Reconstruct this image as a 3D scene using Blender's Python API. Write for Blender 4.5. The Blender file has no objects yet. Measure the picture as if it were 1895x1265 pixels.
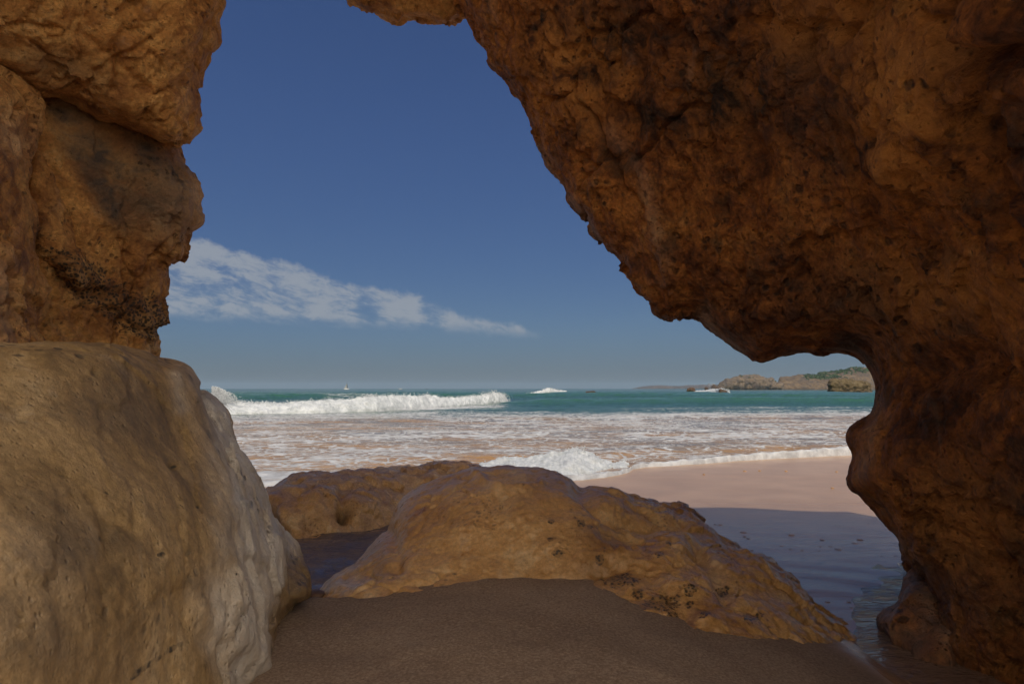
import bpy, math, random
import numpy as np
from mathutils import Vector

C = bpy.context.scene.collection
scene = bpy.context.scene
R = math.radians

# ------------------------------------------------------------------ camera, sky, sun, exposure
CAM_H = 1.6
FPX = 1263.3                      # focal length in photograph pixels (24 mm on 36 mm, 1895 px wide)
PITCH = math.atan(86.0 / FPX)
cam = bpy.data.cameras.new('camera')
cam.lens = 24.0
cam.sensor_width = 36.0
cam.clip_start = 0.05
cam.clip_end = 30000.0
cam.dof.use_dof = True
cam.dof.focus_distance = 9.0
cam.dof.aperture_fstop = 6.3
cam_o = bpy.data.objects.new('camera', cam)
C.objects.link(cam_o)
cam_o.location = (0, 0, CAM_H)
cam_o.rotation_euler = (R(90) + PITCH, 0, 0)
scene.camera = cam_o

SUN_EL, SUN_AZ = R(68), R(186)    # azimuth clockwise from +Y (the sea); the sun stands behind the camera
sun = bpy.data.lights.new('sun', 'SUN')
sun.energy = 3.0
sun.angle = R(0.53)
sun.color = (1.0, 0.95, 0.87)
sun_o = bpy.data.objects.new('sun', sun)
C.objects.link(sun_o)
to_sun = Vector((math.sin(SUN_AZ) * math.cos(SUN_EL), math.cos(SUN_AZ) * math.cos(SUN_EL), math.sin(SUN_EL)))
sun_o.rotation_euler = to_sun.to_track_quat('Z', 'Y').to_euler()

vs = scene.view_settings
vs.view_transform = 'Standard'
vs.look = 'None'
vs.gamma = 1.0
vs.use_curve_mapping = False
vs.exposure = -0.62
scene.cycles.max_bounces = 10
scene.cycles.diffuse_bounces = 6
scene.cycles.use_denoising = True
scene.cycles.use_adaptive_sampling = True
scene.cycles.adaptive_threshold = 0.02
scene.cycles.sample_clamp_indirect = 6.0


class NT:
    """small helper to write node trees as expressions"""
    def __init__(s, tree):
        s.t = tree
        s.t.nodes.clear()

    def node(s, kind, **kw):
        n = s.t.nodes.new(kind)
        for k, v in kw.items():
            setattr(n, k, v)
        return n

    def put(s, sock, val):
        if val is None:
            return
        if isinstance(val, bpy.types.NodeSocket):
            s.t.links.new(val, sock)
        elif isinstance(val, (tuple, list)) and sock.type == 'RGBA' and len(val) == 3:
            sock.default_value = (*val, 1)
        else:
            sock.default_value = val

    def m(s, op, a, b=None, c=None, clamp=False):
        n = s.node('ShaderNodeMath', operation=op, use_clamp=clamp)
        for i, v in enumerate((a, b, c)):
            s.put(n.inputs[i], v)
        return n.outputs[0]

    def vm(s, op, a, b=None):
        n = s.node('ShaderNodeVectorMath', operation=op)
        s.put(n.inputs[0], a)
        if b is not None:
            s.put(n.inputs[1], b)
        return n.outputs[0]

    def xyz(s, v):
        n = s.node('ShaderNodeSeparateXYZ')
        s.put(n.inputs[0], v)
        return n.outputs

    def comb(s, x, y, z):
        n = s.node('ShaderNodeCombineXYZ')
        for i, v in enumerate((x, y, z)):
            s.put(n.inputs[i], v)
        return n.outputs[0]

    def noise(s, vec, scale, detail=4, rough=0.55, dist=0.0, color=False, lac=2.0):
        n = s.node('ShaderNodeTexNoise')
        s.put(n.inputs['Vector'], vec)
        n.inputs['Scale'].default_value = scale
        n.inputs['Detail'].default_value = detail
        n.inputs['Roughness'].default_value = rough
        n.inputs['Distortion'].default_value = dist
        n.inputs['Lacunarity'].default_value = lac
        return n.outputs[1 if color else 0]

    def voro(s, vec, scale, feature='F1', rnd=1.0, out=0):
        n = s.node('ShaderNodeTexVoronoi', feature=feature)
        s.put(n.inputs['Vector'], vec)
        n.inputs['Scale'].default_value = scale
        n.inputs['Randomness'].default_value = rnd
        return n.outputs[out]

    def sm(s, x, a, b):
        """smoothstep a..b (also for a > b)"""
        n = s.node('ShaderNodeMapRange', interpolation_type='SMOOTHSTEP')
        lo, hi, t0, t1 = (a, b, 0.0, 1.0) if a < b else (b, a, 1.0, 0.0)
        s.put(n.inputs[0], x)
        for i, v in enumerate((lo, hi, t0, t1)):
            n.inputs[i + 1].default_value = v
        return n.outputs[0]

    def mix(s, f, a, b, mode='MIX'):
        n = s.node('ShaderNodeMix', data_type='RGBA', blend_type=mode)
        s.put(n.inputs[0], f)
        s.put(n.inputs[6], a)
        s.put(n.inputs[7], b)
        return n.outputs[2]

    def ramp(s, f, stops):
        n = s.node('ShaderNodeValToRGB')
        e = n.color_ramp.elements
        while len(e) < len(stops):
            e.new(0.5)
        for el, (p, c) in zip(e, stops):
            el.position = p
            el.color = (*c, 1)
        s.put(n.inputs[0], f)
        return n.outputs[0]

    def bump(s, h, strength, dist, nrm=None):
        n = s.node('ShaderNodeBump')
        n.inputs['Strength'].default_value = strength
        n.inputs['Distance'].default_value = dist
        s.put(n.inputs['Height'], h)
        if nrm is not None:
            s.put(n.inputs['Normal'], nrm)
        return n.outputs[0]

    def attr(s, name):
        n = s.node('ShaderNodeAttribute', attribute_name=name)
        return n.outputs['Fac']

    def pos(s):
        return s.node('ShaderNodeNewGeometry').outputs['Position']


# ------------------------------------------------------------------ world: Nishita sky with a band of thin altocumulus
w = bpy.data.worlds.new('World')
scene.world = w
w.use_nodes = True
T = NT(w.node_tree)
sky = T.node('ShaderNodeTexSky', sky_type='NISHITA', sun_disc=False, sun_elevation=SUN_EL, sun_rotation=SUN_AZ,
             altitude=0.0, air_density=1.0, dust_density=0.3, ozone_density=3.0)
dirv = T.node('ShaderNodeTexCoord').outputs['Generated']
dx, dy, dz = T.xyz(dirv)
yy = T.m('MAXIMUM', dy, 0.05)
gx = T.m('DIVIDE', dx, yy)
gz = T.m('DIVIDE', dz, yy)
top = T.m('MULTIPLY_ADD', T.m('ADD', gx, 0.481), -0.272, 0.226)
bot = T.m('MULTIPLY_ADD', T.m('ADD', gx, 0.52), -0.050, 0.101)
cc = T.comb(gx, T.m('MULTIPLY_ADD', gx, 0.22, gz), 0.0)
wv = T.vm('MULTIPLY', T.vm('SUBTRACT', T.noise(cc, 9, 4, 0.6, color=True), (0.5, 0.5, 0.5)), (0.05, 0.03, 0.0))
cw = T.vm('ADD', cc, wv)
wob = T.m('SUBTRACT', T.noise(cc, 16, 6, 0.65), 0.5)
tau_t = T.m('ADD', T.m('SUBTRACT', top, gz), T.m('MULTIPLY', wob, 0.055))
tau_b = T.m('ADD', T.m('SUBTRACT', gz, bot), T.m('MULTIPLY', wob, 0.03))
edge = T.m('MULTIPLY', T.sm(tau_t, -0.002, 0.012), T.sm(tau_b, -0.004, 0.020))
edge = T.m('MULTIPLY', edge, T.m('MULTIPLY', T.sm(gx, 0.075, 0.01), T.sm(dy, 0.1, 0.3)))
big = T.noise(T.vm('MULTIPLY', cw, (1.0, 3.6, 1.0)), 9.0, 4, 0.55, 0.2)
mid = T.noise(T.vm('MULTIPLY', cw, (1.0, 3.0, 1.0)), 30, 6, 0.62, 0.3)
fine = T.noise(T.vm('MULTIPLY', cw, (1.0, 1.6, 1.0)), 95, 5, 0.65)
dens = T.m('ADD', T.m('ADD', T.m('MULTIPLY', big, 0.48), T.m('MULTIPLY', mid, 0.42)), T.m('MULTIPLY', fine, 0.16))
thin = T.m('MULTIPLY_ADD', T.sm(tau_t, 0.016, 0.06), -0.06, 0.07)
gaps = T.m('MULTIPLY', T.sm(T.m('ABSOLUTE', T.m('SUBTRACT', gx, -0.213)), 0.024, 0.002), 0.11)
gaps = T.m('ADD', gaps, T.m('MULTIPLY', T.sm(T.m('ABSOLUTE', T.m('SUBTRACT', gx, -0.117)), 0.030, 0.004), 0.13))
dens = T.m('SUBTRACT', T.m('ADD', dens, thin), gaps)
dens = T.m('ADD', T.m('MULTIPLY', T.sm(dens, 0.465, 0.63), 0.84), T.m('MULTIPLY', T.sm(dens, 0.33, 0.55), 0.20))
cloud = T.m('MULTIPLY', T.m('MULTIPLY', edge, dens), 0.80)
hz = T.sm(dz, 0.42, -0.02)
hz2 = T.sm(dz, 0.10, 0.0)
tint = T.mix(hz2, T.mix(hz, (0.50, 0.585, 0.82), (0.37, 0.445, 0.59)), (0.30, 0.355, 0.52))
skyc = T.mix(1.0, sky.outputs[0], tint, 'MULTIPLY')
# added glow in the unseen sky behind the camera, to fill shaded rock
fill_glow = T.m('MULTIPLY', T.sm(dy, 0.0, -0.45), T.m('MULTIPLY_ADD', T.noise(dirv, 3.0, 5, 0.6), 0.7, 0.5))
vb = T.m('MULTIPLY_ADD', dx, 0.9, 1.05)  # the added glow leans right to brighten the left cliff
skyc = T.mix(fill_glow, skyc, T.mix(1.0, (19.0, 17.7, 15.4), T.comb(vb, vb, vb), 'MULTIPLY'))
colw = T.mix(cloud, skyc, (4.2, 4.6, 5.2))
bg = T.node('ShaderNodeBackground')
T.put(bg.inputs[0], colw)
bg.inputs[1].default_value = 0.112
wo = T.node('ShaderNodeOutputWorld')
T.t.links.new(bg.outputs[0], wo.inputs[0])

# ------------------------------------------------------------------ numeric helpers
rng = np.random.default_rng(7)
PERM = rng.permutation(256)
PERM = np.concatenate([PERM, PERM, PERM])
GRAD = rng.normal(size=(256, 3))
GRAD /= np.linalg.norm(GRAD, axis=1)[:, None]
CELLR = rng.random((256, 3))


def perlin(p):
    p = np.asarray(p, dtype=np.float64)
    i = np.floor(p).astype(np.int64)
    f = p - i
    i &= 255
    u = f * f * f * (f * (f * 6 - 15) + 10)
    out = 0.0
    for a in (0, 1):
        wx = u[:, 0] if a else 1 - u[:, 0]
        pa = PERM[i[:, 0] + a]
        for b in (0, 1):
            wy = u[:, 1] if b else 1 - u[:, 1]
            pb = PERM[pa + i[:, 1] + b]
            for c in (0, 1):
                wz = u[:, 2] if c else 1 - u[:, 2]
                g = GRAD[PERM[pb + i[:, 2] + c]]
                d = g[:, 0] * (f[:, 0] - a) + g[:, 1] * (f[:, 1] - b) + g[:, 2] * (f[:, 2] - c)
                out = out + wx * wy * wz * d
    return out * 1.5


def fbm(p, octv=5, gain=0.5, lac=2.03, ridged=False):
    a, s, out, tot = 1.0, 1.0, 0.0, 0.0
    for k in range(octv):
        n = perlin(p * s + 17.3 * k)
        if ridged:
            n = 1 - 2 * np.abs(n)
        out = out + a * n
        tot += a
        a *= gain
        s *= lac
    return out / tot


def worley(p):
    i = np.floor(p).astype(np.int64)
    f = p - i
    f1 = np.full(len(p), 9.0)
    f2 = np.full(len(p), 9.0)
    for a in (-1, 0, 1):
        for b in (-1, 0, 1):
            for c in (-1, 0, 1):
                h = PERM[PERM[PERM[(i[:, 0] + a) & 255] + ((i[:, 1] + b) & 255)] + ((i[:, 2] + c) & 255)]
                q = CELLR[h] + np.array((a, b, c)) - f
                d = np.sqrt((q * q).sum(1))
                f2 = np.minimum(f2, np.maximum(f1, d))
                f1 = np.minimum(f1, d)
    return f1, f2


def chips(p, tilt=1.0):
    """broken facets: every cell of a warped lattice is its own tilted plane"""
    i = np.floor(p).astype(np.int64)
    f = p - i
    best = np.full(len(p), 9.0)
    val = np.zeros(len(p))
    for a in (-1, 0, 1):
        for b in (-1, 0, 1):
            for c in (-1, 0, 1):
                h = PERM[PERM[PERM[(i[:, 0] + a) & 255] + ((i[:, 1] + b) & 255)] + ((i[:, 2] + c) & 255)]
                q = CELLR[h] + np.array((a, b, c)) - f
                d = (q * q).sum(1)
                m_ = d < best
                best[m_] = d[m_]
                val[m_] = (CELLR[h, 1] - 0.5 + tilt * (GRAD[h] * -q).sum(1))[m_]
    return val


def smooth(x, a, b):
    t = np.clip((x - a) / (b - a), 0, 1)
    return t * t * (3 - 2 * t)


CP, SP = math.cos(PITCH), math.sin(PITCH)


def at(u, v, d):
    """the world point seen at photograph pixel (u, v) whose distance out to sea (world y) is d"""
    u, v, d = np.broadcast_arrays(np.asarray(u, float), np.asarray(v, float), np.asarray(d, float))
    x = (u - 947.5) / FPX
    t = (632.5 - v) / FPX
    dy_, dz_ = CP - t * SP, SP + t * CP
    return np.stack([x / dy_ * d, d, CAM_H + dz_ / dy_ * d], -1)


def ground_d(v, z):
    t = (632.5 - np.asarray(v, float)) / FPX
    return (z - CAM_H) / ((SP + t * CP) / (CP - t * SP))


def pix(p):
    q = p - np.array((0, 0, CAM_H))
    fw = np.maximum(q[:, 1] * CP + q[:, 2] * SP, 1e-3)
    up = -q[:, 1] * SP + q[:, 2] * CP
    return np.stack([947.5 + FPX * q[:, 0] / fw, 632.5 - FPX * up / fw], -1)


def poly_sdf(pts, poly, chunk=40000):
    """signed distance (positive inside) and the nearest outline point"""
    A = np.asarray(poly, float)
    B = np.roll(A, -1, 0)
    sd = np.empty(len(pts))
    near = np.empty((len(pts), 2))
    for k in range(0, len(pts), chunk):
        p = pts[k:k + chunk]
        ab = B - A
        ap = p[:, None, :] - A[None]
        t = np.clip((ap * ab).sum(-1) / np.maximum((ab * ab).sum(-1), 1e-9), 0, 1)
        q = A[None] + t[..., None] * ab[None]
        d = np.sqrt(((p[:, None, :] - q) ** 2).sum(-1))
        j = d.argmin(1)
        r = np.arange(len(p))
        c = (A[None, :, 1] > p[:, 1:2]) != (B[None, :, 1] > p[:, 1:2])
        with np.errstate(divide='ignore', invalid='ignore'):
            xi = (B[None, :, 0] - A[None, :, 0]) * (p[:, 1:2] - A[None, :, 1]) / (B[None, :, 1] - A[None, :, 1]) + A[None, :, 0]
        ins = ((c & (p[:, 0:1] < xi)).sum(1) % 2) == 1
        sd[k:k + chunk] = np.where(ins, d[r, j], -d[r, j])
        near[k:k + chunk] = q[r, j]
    return sd, near


def line_dist(pts, line):
    A = np.asarray(line[:-1], float)
    B = np.asarray(line[1:], float)
    ab = B - A
    best = np.full(len(pts), 1e9)
    for a, d in zip(A, ab):
        ap = pts - a
        t = np.clip((ap @ d) / max(d @ d, 1e-9), 0, 1)
        q = ap - t[:, None] * d
        best = np.minimum(best, np.sqrt((q * q).sum(1)))
    return best


def tps(ctrl):
    """smooth depth field through (u, v, d) control points"""
    c = np.asarray(ctrl, float)
    xy, z = c[:, :2] / 500.0, c[:, 2]
    n = len(c)

    def k(r2):
        return np.where(r2 > 1e-12, r2 * np.log(np.maximum(r2, 1e-12)), 0.0)
    r2 = ((xy[:, None] - xy[None]) ** 2).sum(-1)
    M = np.zeros((n + 3, n + 3))
    M[:n, :n] = k(r2) + np.eye(n) * 0.02
    M[:n, n] = 1
    M[:n, n + 1:] = xy
    M[n, :n] = 1
    M[n + 1:, :n] = xy.T
    sol = np.linalg.solve(M, np.concatenate([z, np.zeros(3)]))
    lo, hi = z.min() * 0.75, z.max() * 1.15

    def f(u, v):
        q = np.stack([u, v], -1) / 500.0
        r = ((q[:, None] - xy[None]) ** 2).sum(-1)
        return np.clip(k(r) @ sol[:n] + sol[n] + q @ sol[n + 1:], lo, hi)
    return f


# ------------------------------------------------------------------ mesh helpers
def mesh_obj(name, v, f, mat=None, parent=None, shade=True, origin=None):
    v = np.asarray(v, float)
    o_ = np.zeros(3) if origin is None else np.asarray(origin, float)
    me = bpy.data.meshes.new(name)
    if isinstance(f, np.ndarray):
        n, k = f.shape
        me.vertices.add(len(v))
        me.vertices.foreach_set('co', (v - o_).astype(np.float32).ravel())
        me.loops.add(n * k)
        me.loops.foreach_set('vertex_index', f.astype(np.int32).ravel())
        me.polygons.add(n)
        me.polygons.foreach_set('loop_start', np.arange(0, n * k, k, dtype=np.int32))
        me.update(calc_edges=True)
        me.validate()
    else:
        me.from_pydata([tuple(x) for x in (v - o_)], [], f)
        me.update()
    if shade:
        me.polygons.foreach_set('use_smooth', np.ones(len(me.polygons), bool))
    ob = bpy.data.objects.new(name, me)
    ob.location = tuple(o_)
    C.objects.link(ob)
    if mat:
        me.materials.append(mat)
    if parent:
        ob.parent = parent
    return ob


def set_attr(o, name, vals):
    a = o.data.attributes.get(name) or o.data.attributes.new(name, 'FLOAT', 'POINT')
    a.data.foreach_set('value', np.asarray(vals, np.float32))


def tag(o, label=None, cat=None, group=None, kind=None):
    for k, val in (('label', label), ('category', cat), ('group', group), ('kind', kind)):
        if val:
            o[k] = val
    return o


def empty(name, loc):
    o = bpy.data.objects.new(name, None)
    o.empty_display_size = 0.2
    o.location = loc
    C.objects.link(o)
    return o


def grid_faces(nr, nc):
    i = np.arange(nr - 1)[:, None] * nc + np.arange(nc - 1)[None]
    return np.stack([i, i + 1, i + nc + 1, i + nc], -1).reshape(-1, 4)


def shell(poly, D, rd, R_, th, cell=8, Rb=None, pw=2.0):
    """closed rock body whose seen outline is poly: domed front at depth D, rounded back th behind its rim"""
    P_ = np.asarray(poly, float)
    x0, y0 = P_.min(0) - cell
    x1, y1 = P_.max(0) + cell
    us = np.arange(x0, x1 + cell, cell)
    vs_ = np.arange(y0, y1 + cell, cell)
    U, V = np.meshgrid(us, vs_)
    pts = np.stack([U.ravel(), V.ravel()], -1)
    sd, near = poly_sdf(pts, P_)
    nr, nc = U.shape
    fc = grid_faces(nr, nc)
    keep = (sd[fc] > 0).any(1)
    fc = fc[keep]
    out = sd <= 0
    pts[out] = near[out]
    s = np.maximum(sd, 0)
    used = np.unique(fc)
    remap = np.full(len(pts), -1)
    remap[used] = np.arange(len(used))
    pts, s, fc = pts[used], s[used], remap[fc]
    t = np.clip(s / R_, 0, 1)
    prof = np.sqrt(np.maximum(1 - (1 - t) ** pw, 0))
    tb = np.clip(s / (Rb or R_ * 2.5), 0, 1)
    pb = np.sqrt(np.maximum(1 - (1 - tb) ** 2, 0))
    d0 = D(pts[:, 0], pts[:, 1])
    rdv = rd(pts[:, 0], pts[:, 1]) if callable(rd) else rd
    front = at(pts[:, 0], pts[:, 1], d0 + rdv * (1 - prof))
    back = at(pts[:, 0], pts[:, 1], d0 + rdv + th * pb)
    n = len(pts)
    return np.concatenate([front, back]), np.concatenate([fc[:, ::-1], fc + n])


def join(parts):
    vs_, fs, k = [], [], 0
    for v, f in parts:
        vs_.append(v)
        fs.append(f + k)
        k += len(v)
    return np.concatenate(vs_), np.concatenate(fs)


def remesh(name, v, f, voxel, mat, smooth_it=2):
    o = mesh_obj('tmp_' + name, v, f)
    md = o.modifiers.new('r', 'REMESH')
    md.mode = 'VOXEL'
    md.voxel_size = voxel
    if smooth_it:
        sm_ = o.modifiers.new('s', 'SMOOTH')
        sm_.factor = 0.5
        sm_.iterations = smooth_it
    dg = bpy.context.evaluated_depsgraph_get()
    me = bpy.data.meshes.new_from_object(o.evaluated_get(dg))
    old = o.data
    bpy.data.objects.remove(o)
    bpy.data.meshes.remove(old)
    me.name = name
    me.materials.clear()
    me.materials.append(mat)
    ob = bpy.data.objects.new(name, me)
    C.objects.link(ob)
    me.polygons.foreach_set('use_smooth', np.ones(len(me.polygons), bool))
    return ob


def get_vn(o):
    me = o.data
    n = len(me.vertices)
    v = np.empty(n * 3, np.float32)
    nr = np.empty(n * 3, np.float32)
    me.vertices.foreach_get('co', v)
    me.vertex_normals.foreach_get('vector', nr)
    return v.reshape(-1, 3).astype(float), nr.reshape(-1, 3).astype(float)


def put_v(o, v):
    o.data.vertices.foreach_set('co', v.astype(np.float32).ravel())
    o.data.update()


def set_base(o):
    """move the object's origin to its base without moving the rock"""
    v, _ = get_vn(o)
    b = np.array([v[:, 0].mean(), v[:, 1].mean(), v[:, 2].min()])
    put_v(o, v - b)
    o.location = tuple(b)


# ------------------------------------------------------------------ materials
def new_mat(name):
    m_ = bpy.data.materials.new(name)
    m_.use_nodes = True
    t = NT(m_.node_tree)
    out = t.node('ShaderNodeOutputMaterial')
    b = t.node('ShaderNodeBsdfPrincipled')
    t.t.links.new(b.outputs[0], out.inputs[0])
    return m_, t, b


def rock_mat(name, cols, big=0.9, pit=22.0, pit_amt=0.5, pale=(0.5, 0.46, 0.42), dark=(0.03, 0.026, 0.022),
             rough=(0.55, 0.85), bump=0.5, strat=(1, 1, 1), grain=140.0, spec=0.4, bscale=9.0, ridge=0.16, film=0.3, gr=(0.62, 1.25), bd=0.055, pit2=0.0, psel=0.52):
    m_, t, b = new_mat(name)
    p = t.pos()
    ps = t.vm('MULTIPLY', p, strat)
    n1 = t.noise(ps, big, 7, 0.6, 0.4)
    n2 = t.noise(ps, big * 5.3, 9, 0.65, 0.8)
    n3 = t.noise(p, big * 31, 6, 0.7)
    f = t.m('ADD', t.m('MULTIPLY', n1, 0.55), t.m('MULTIPLY', n2, 0.45))
    base = t.ramp(f, cols)
    k = t.m('MULTIPLY_ADD', t.sm(n3, 0.30, 0.68), gr[1] - gr[0], gr[0])
    base = t.mix(1.0, base, t.comb(k, k, k), 'MULTIPLY')
    # streaks of pale scuffed crust and the pale zones
    sc = t.sm(t.noise(t.vm('MULTIPLY', ps, (1.0, 1.0, 0.45)), big * 3.1, 9, 0.7, 1.2), 0.56, 0.74)
    pm = t.attr('pale')
    base = t.mix(t.m('ADD', t.m('MULTIPLY', sc, 0.22), t.m('MULTIPLY', pm, t.m('MULTIPLY_ADD', n2, 1.3, 0.1)), clamp=True), base, pale)
    fl_ = t.sm(t.noise(ps, big * 3.6, 10, 0.72), 0.50, 0.66)
    base = t.mix(t.m('MULTIPLY', fl_, film), base, t.mix(n3, dark, (0.13, 0.075, 0.04)))
    # dark growth zones and painted hole shade, broken up by noise
    dm = t.attr('dark')
    brk = t.m('ADD', t.m('MULTIPLY', t.noise(p, big * 16, 8, 0.65, 0.6), 0.8), t.m('MULTIPLY', n1, 0.25))
    dmask = t.m('MULTIPLY', t.sm(t.m('ADD', brk, t.m('MULTIPLY_ADD', dm, 0.62, -0.40)), 0.44, 0.56), t.sm(dm, 0.02, 0.2))
    dots = t.sm(t.voro(p, big * 34), 0.62, 0.30)
    dmask = t.m('MULTIPLY', dmask, t.m('MULTIPLY_ADD', dots, 0.6, 0.4))
    base = t.mix(t.m('MULTIPLY', dmask, 0.92), base, dark)
    ru = t.attr('orange_lit')
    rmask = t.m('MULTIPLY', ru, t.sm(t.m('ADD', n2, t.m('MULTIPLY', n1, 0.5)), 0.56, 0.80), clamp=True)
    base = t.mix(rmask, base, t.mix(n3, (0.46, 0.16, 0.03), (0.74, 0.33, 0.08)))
    st = t.attr('stain_shade')
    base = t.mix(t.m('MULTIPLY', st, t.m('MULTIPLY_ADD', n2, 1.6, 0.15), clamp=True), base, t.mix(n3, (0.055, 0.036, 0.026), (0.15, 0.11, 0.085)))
    # pits, with their inner shade painted in dark
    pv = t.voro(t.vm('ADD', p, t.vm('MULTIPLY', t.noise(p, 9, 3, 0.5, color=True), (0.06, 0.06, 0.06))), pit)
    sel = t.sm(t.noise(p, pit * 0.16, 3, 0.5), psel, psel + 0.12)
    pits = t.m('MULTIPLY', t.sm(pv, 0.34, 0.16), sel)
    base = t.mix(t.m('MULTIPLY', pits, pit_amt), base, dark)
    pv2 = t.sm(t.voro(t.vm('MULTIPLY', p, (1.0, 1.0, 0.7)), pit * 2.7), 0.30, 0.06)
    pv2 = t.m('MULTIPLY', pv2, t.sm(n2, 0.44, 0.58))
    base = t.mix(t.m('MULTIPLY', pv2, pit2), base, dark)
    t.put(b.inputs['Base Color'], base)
    wet = t.attr('wet')
    ro = t.m('MULTIPLY_ADD', n2, rough[1] - rough[0], rough[0])
    ro = t.m('SUBTRACT', ro, t.m('MULTIPLY', wet, 0.40), clamp=True)
    t.put(b.inputs['Roughness'], ro)
    b.inputs['Specular IOR Level'].default_value = spec
    h1 = t.noise(ps, bscale, 12, 0.70)
    rg = t.node('ShaderNodeTexNoise', noise_type='RIDGED_MULTIFRACTAL')
    t.put(rg.inputs['Vector'], ps)
    for k_, v_ in (('Scale', bscale * 1.7), ('Detail', 9.0), ('Roughness', 0.6), ('Lacunarity', 2.1), ('Offset', 1.0), ('Gain', 2.0)):
        rg.inputs[k_].default_value = v_
    h2 = t.noise(p, grain, 4, 0.6)
    h = t.m('ADD', h1, t.m('MULTIPLY', h2, 0.16))
    h = t.m('ADD', h, t.m('MULTIPLY', rg.outputs[0], ridge))
    h = t.m('SUBTRACT', h, t.m('MULTIPLY', pv2, 0.4))
    h = t.m('SUBTRACT', h, t.m('MULTIPLY', pits, 0.5))
    h = t.m('ADD', h, t.m('MULTIPLY', dmask, 0.10))
    t.put(b.inputs['Normal'], t.bump(h, bump, bd))
    return m_


MAT_CLIFF = rock_mat('cliff_sandstone', [(0.37, (0.24, 0.085, 0.02)), (0.45, (0.52, 0.225, 0.058)), (0.54, (0.74, 0.38, 0.115)), (0.66, (0.80, 0.49, 0.21))],
                     big=1.0, pit=16, pit_amt=0.5, bump=0.75, strat=(1, 1, 1.3), bscale=6, film=0.16, ridge=0.14, gr=(0.74, 1.18), bd=0.07, pit2=0.3)
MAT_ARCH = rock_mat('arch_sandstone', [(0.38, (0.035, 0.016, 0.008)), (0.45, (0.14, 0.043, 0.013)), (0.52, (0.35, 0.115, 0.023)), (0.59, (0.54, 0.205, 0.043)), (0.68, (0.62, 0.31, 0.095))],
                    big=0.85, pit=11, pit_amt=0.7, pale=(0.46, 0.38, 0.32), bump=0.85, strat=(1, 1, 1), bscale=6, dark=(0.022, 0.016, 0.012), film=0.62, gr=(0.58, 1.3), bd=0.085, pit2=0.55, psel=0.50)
MAT_BOULDER = rock_mat('boulder_limestone', [(0.37, (0.17, 0.10, 0.038)), (0.45, (0.32, 0.192, 0.074)), (0.54, (0.44, 0.28, 0.125)), (0.66, (0.57, 0.41, 0.235))],
                       big=1.3, pit=17, pit_amt=0.75, pale=(0.66, 0.61, 0.56), bump=0.55, strat=(1, 1, 0.8), bscale=7, spec=0.5, rough=(0.6, 0.9), film=0.30, gr=(0.72, 1.18), ridge=0.08, pit2=0.2)
MAT_LOW = rock_mat('low_rock_limestone', [(0.36, (0.32, 0.15, 0.05)), (0.45, (0.50, 0.26, 0.09)), (0.54, (0.60, 0.335, 0.13)), (0.67, (0.68, 0.46, 0.24))],
                   big=1.6, pit=26, pit_amt=0.45, pale=(0.50, 0.42, 0.34), bump=0.36, bscale=6, spec=0.5, rough=(0.46, 0.78), film=0.12, gr=(0.78, 1.16), ridge=0.10, pit2=0.35)
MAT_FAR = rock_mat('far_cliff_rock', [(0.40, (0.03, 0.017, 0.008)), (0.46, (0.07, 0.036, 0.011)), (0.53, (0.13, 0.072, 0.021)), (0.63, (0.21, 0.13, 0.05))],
                   big=0.09, pit=0.35, pit_amt=0.6, bump=0.9, strat=(1, 1, 2.0), bscale=0.35, grain=3.0, rough=(0.85, 1.0))


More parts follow.
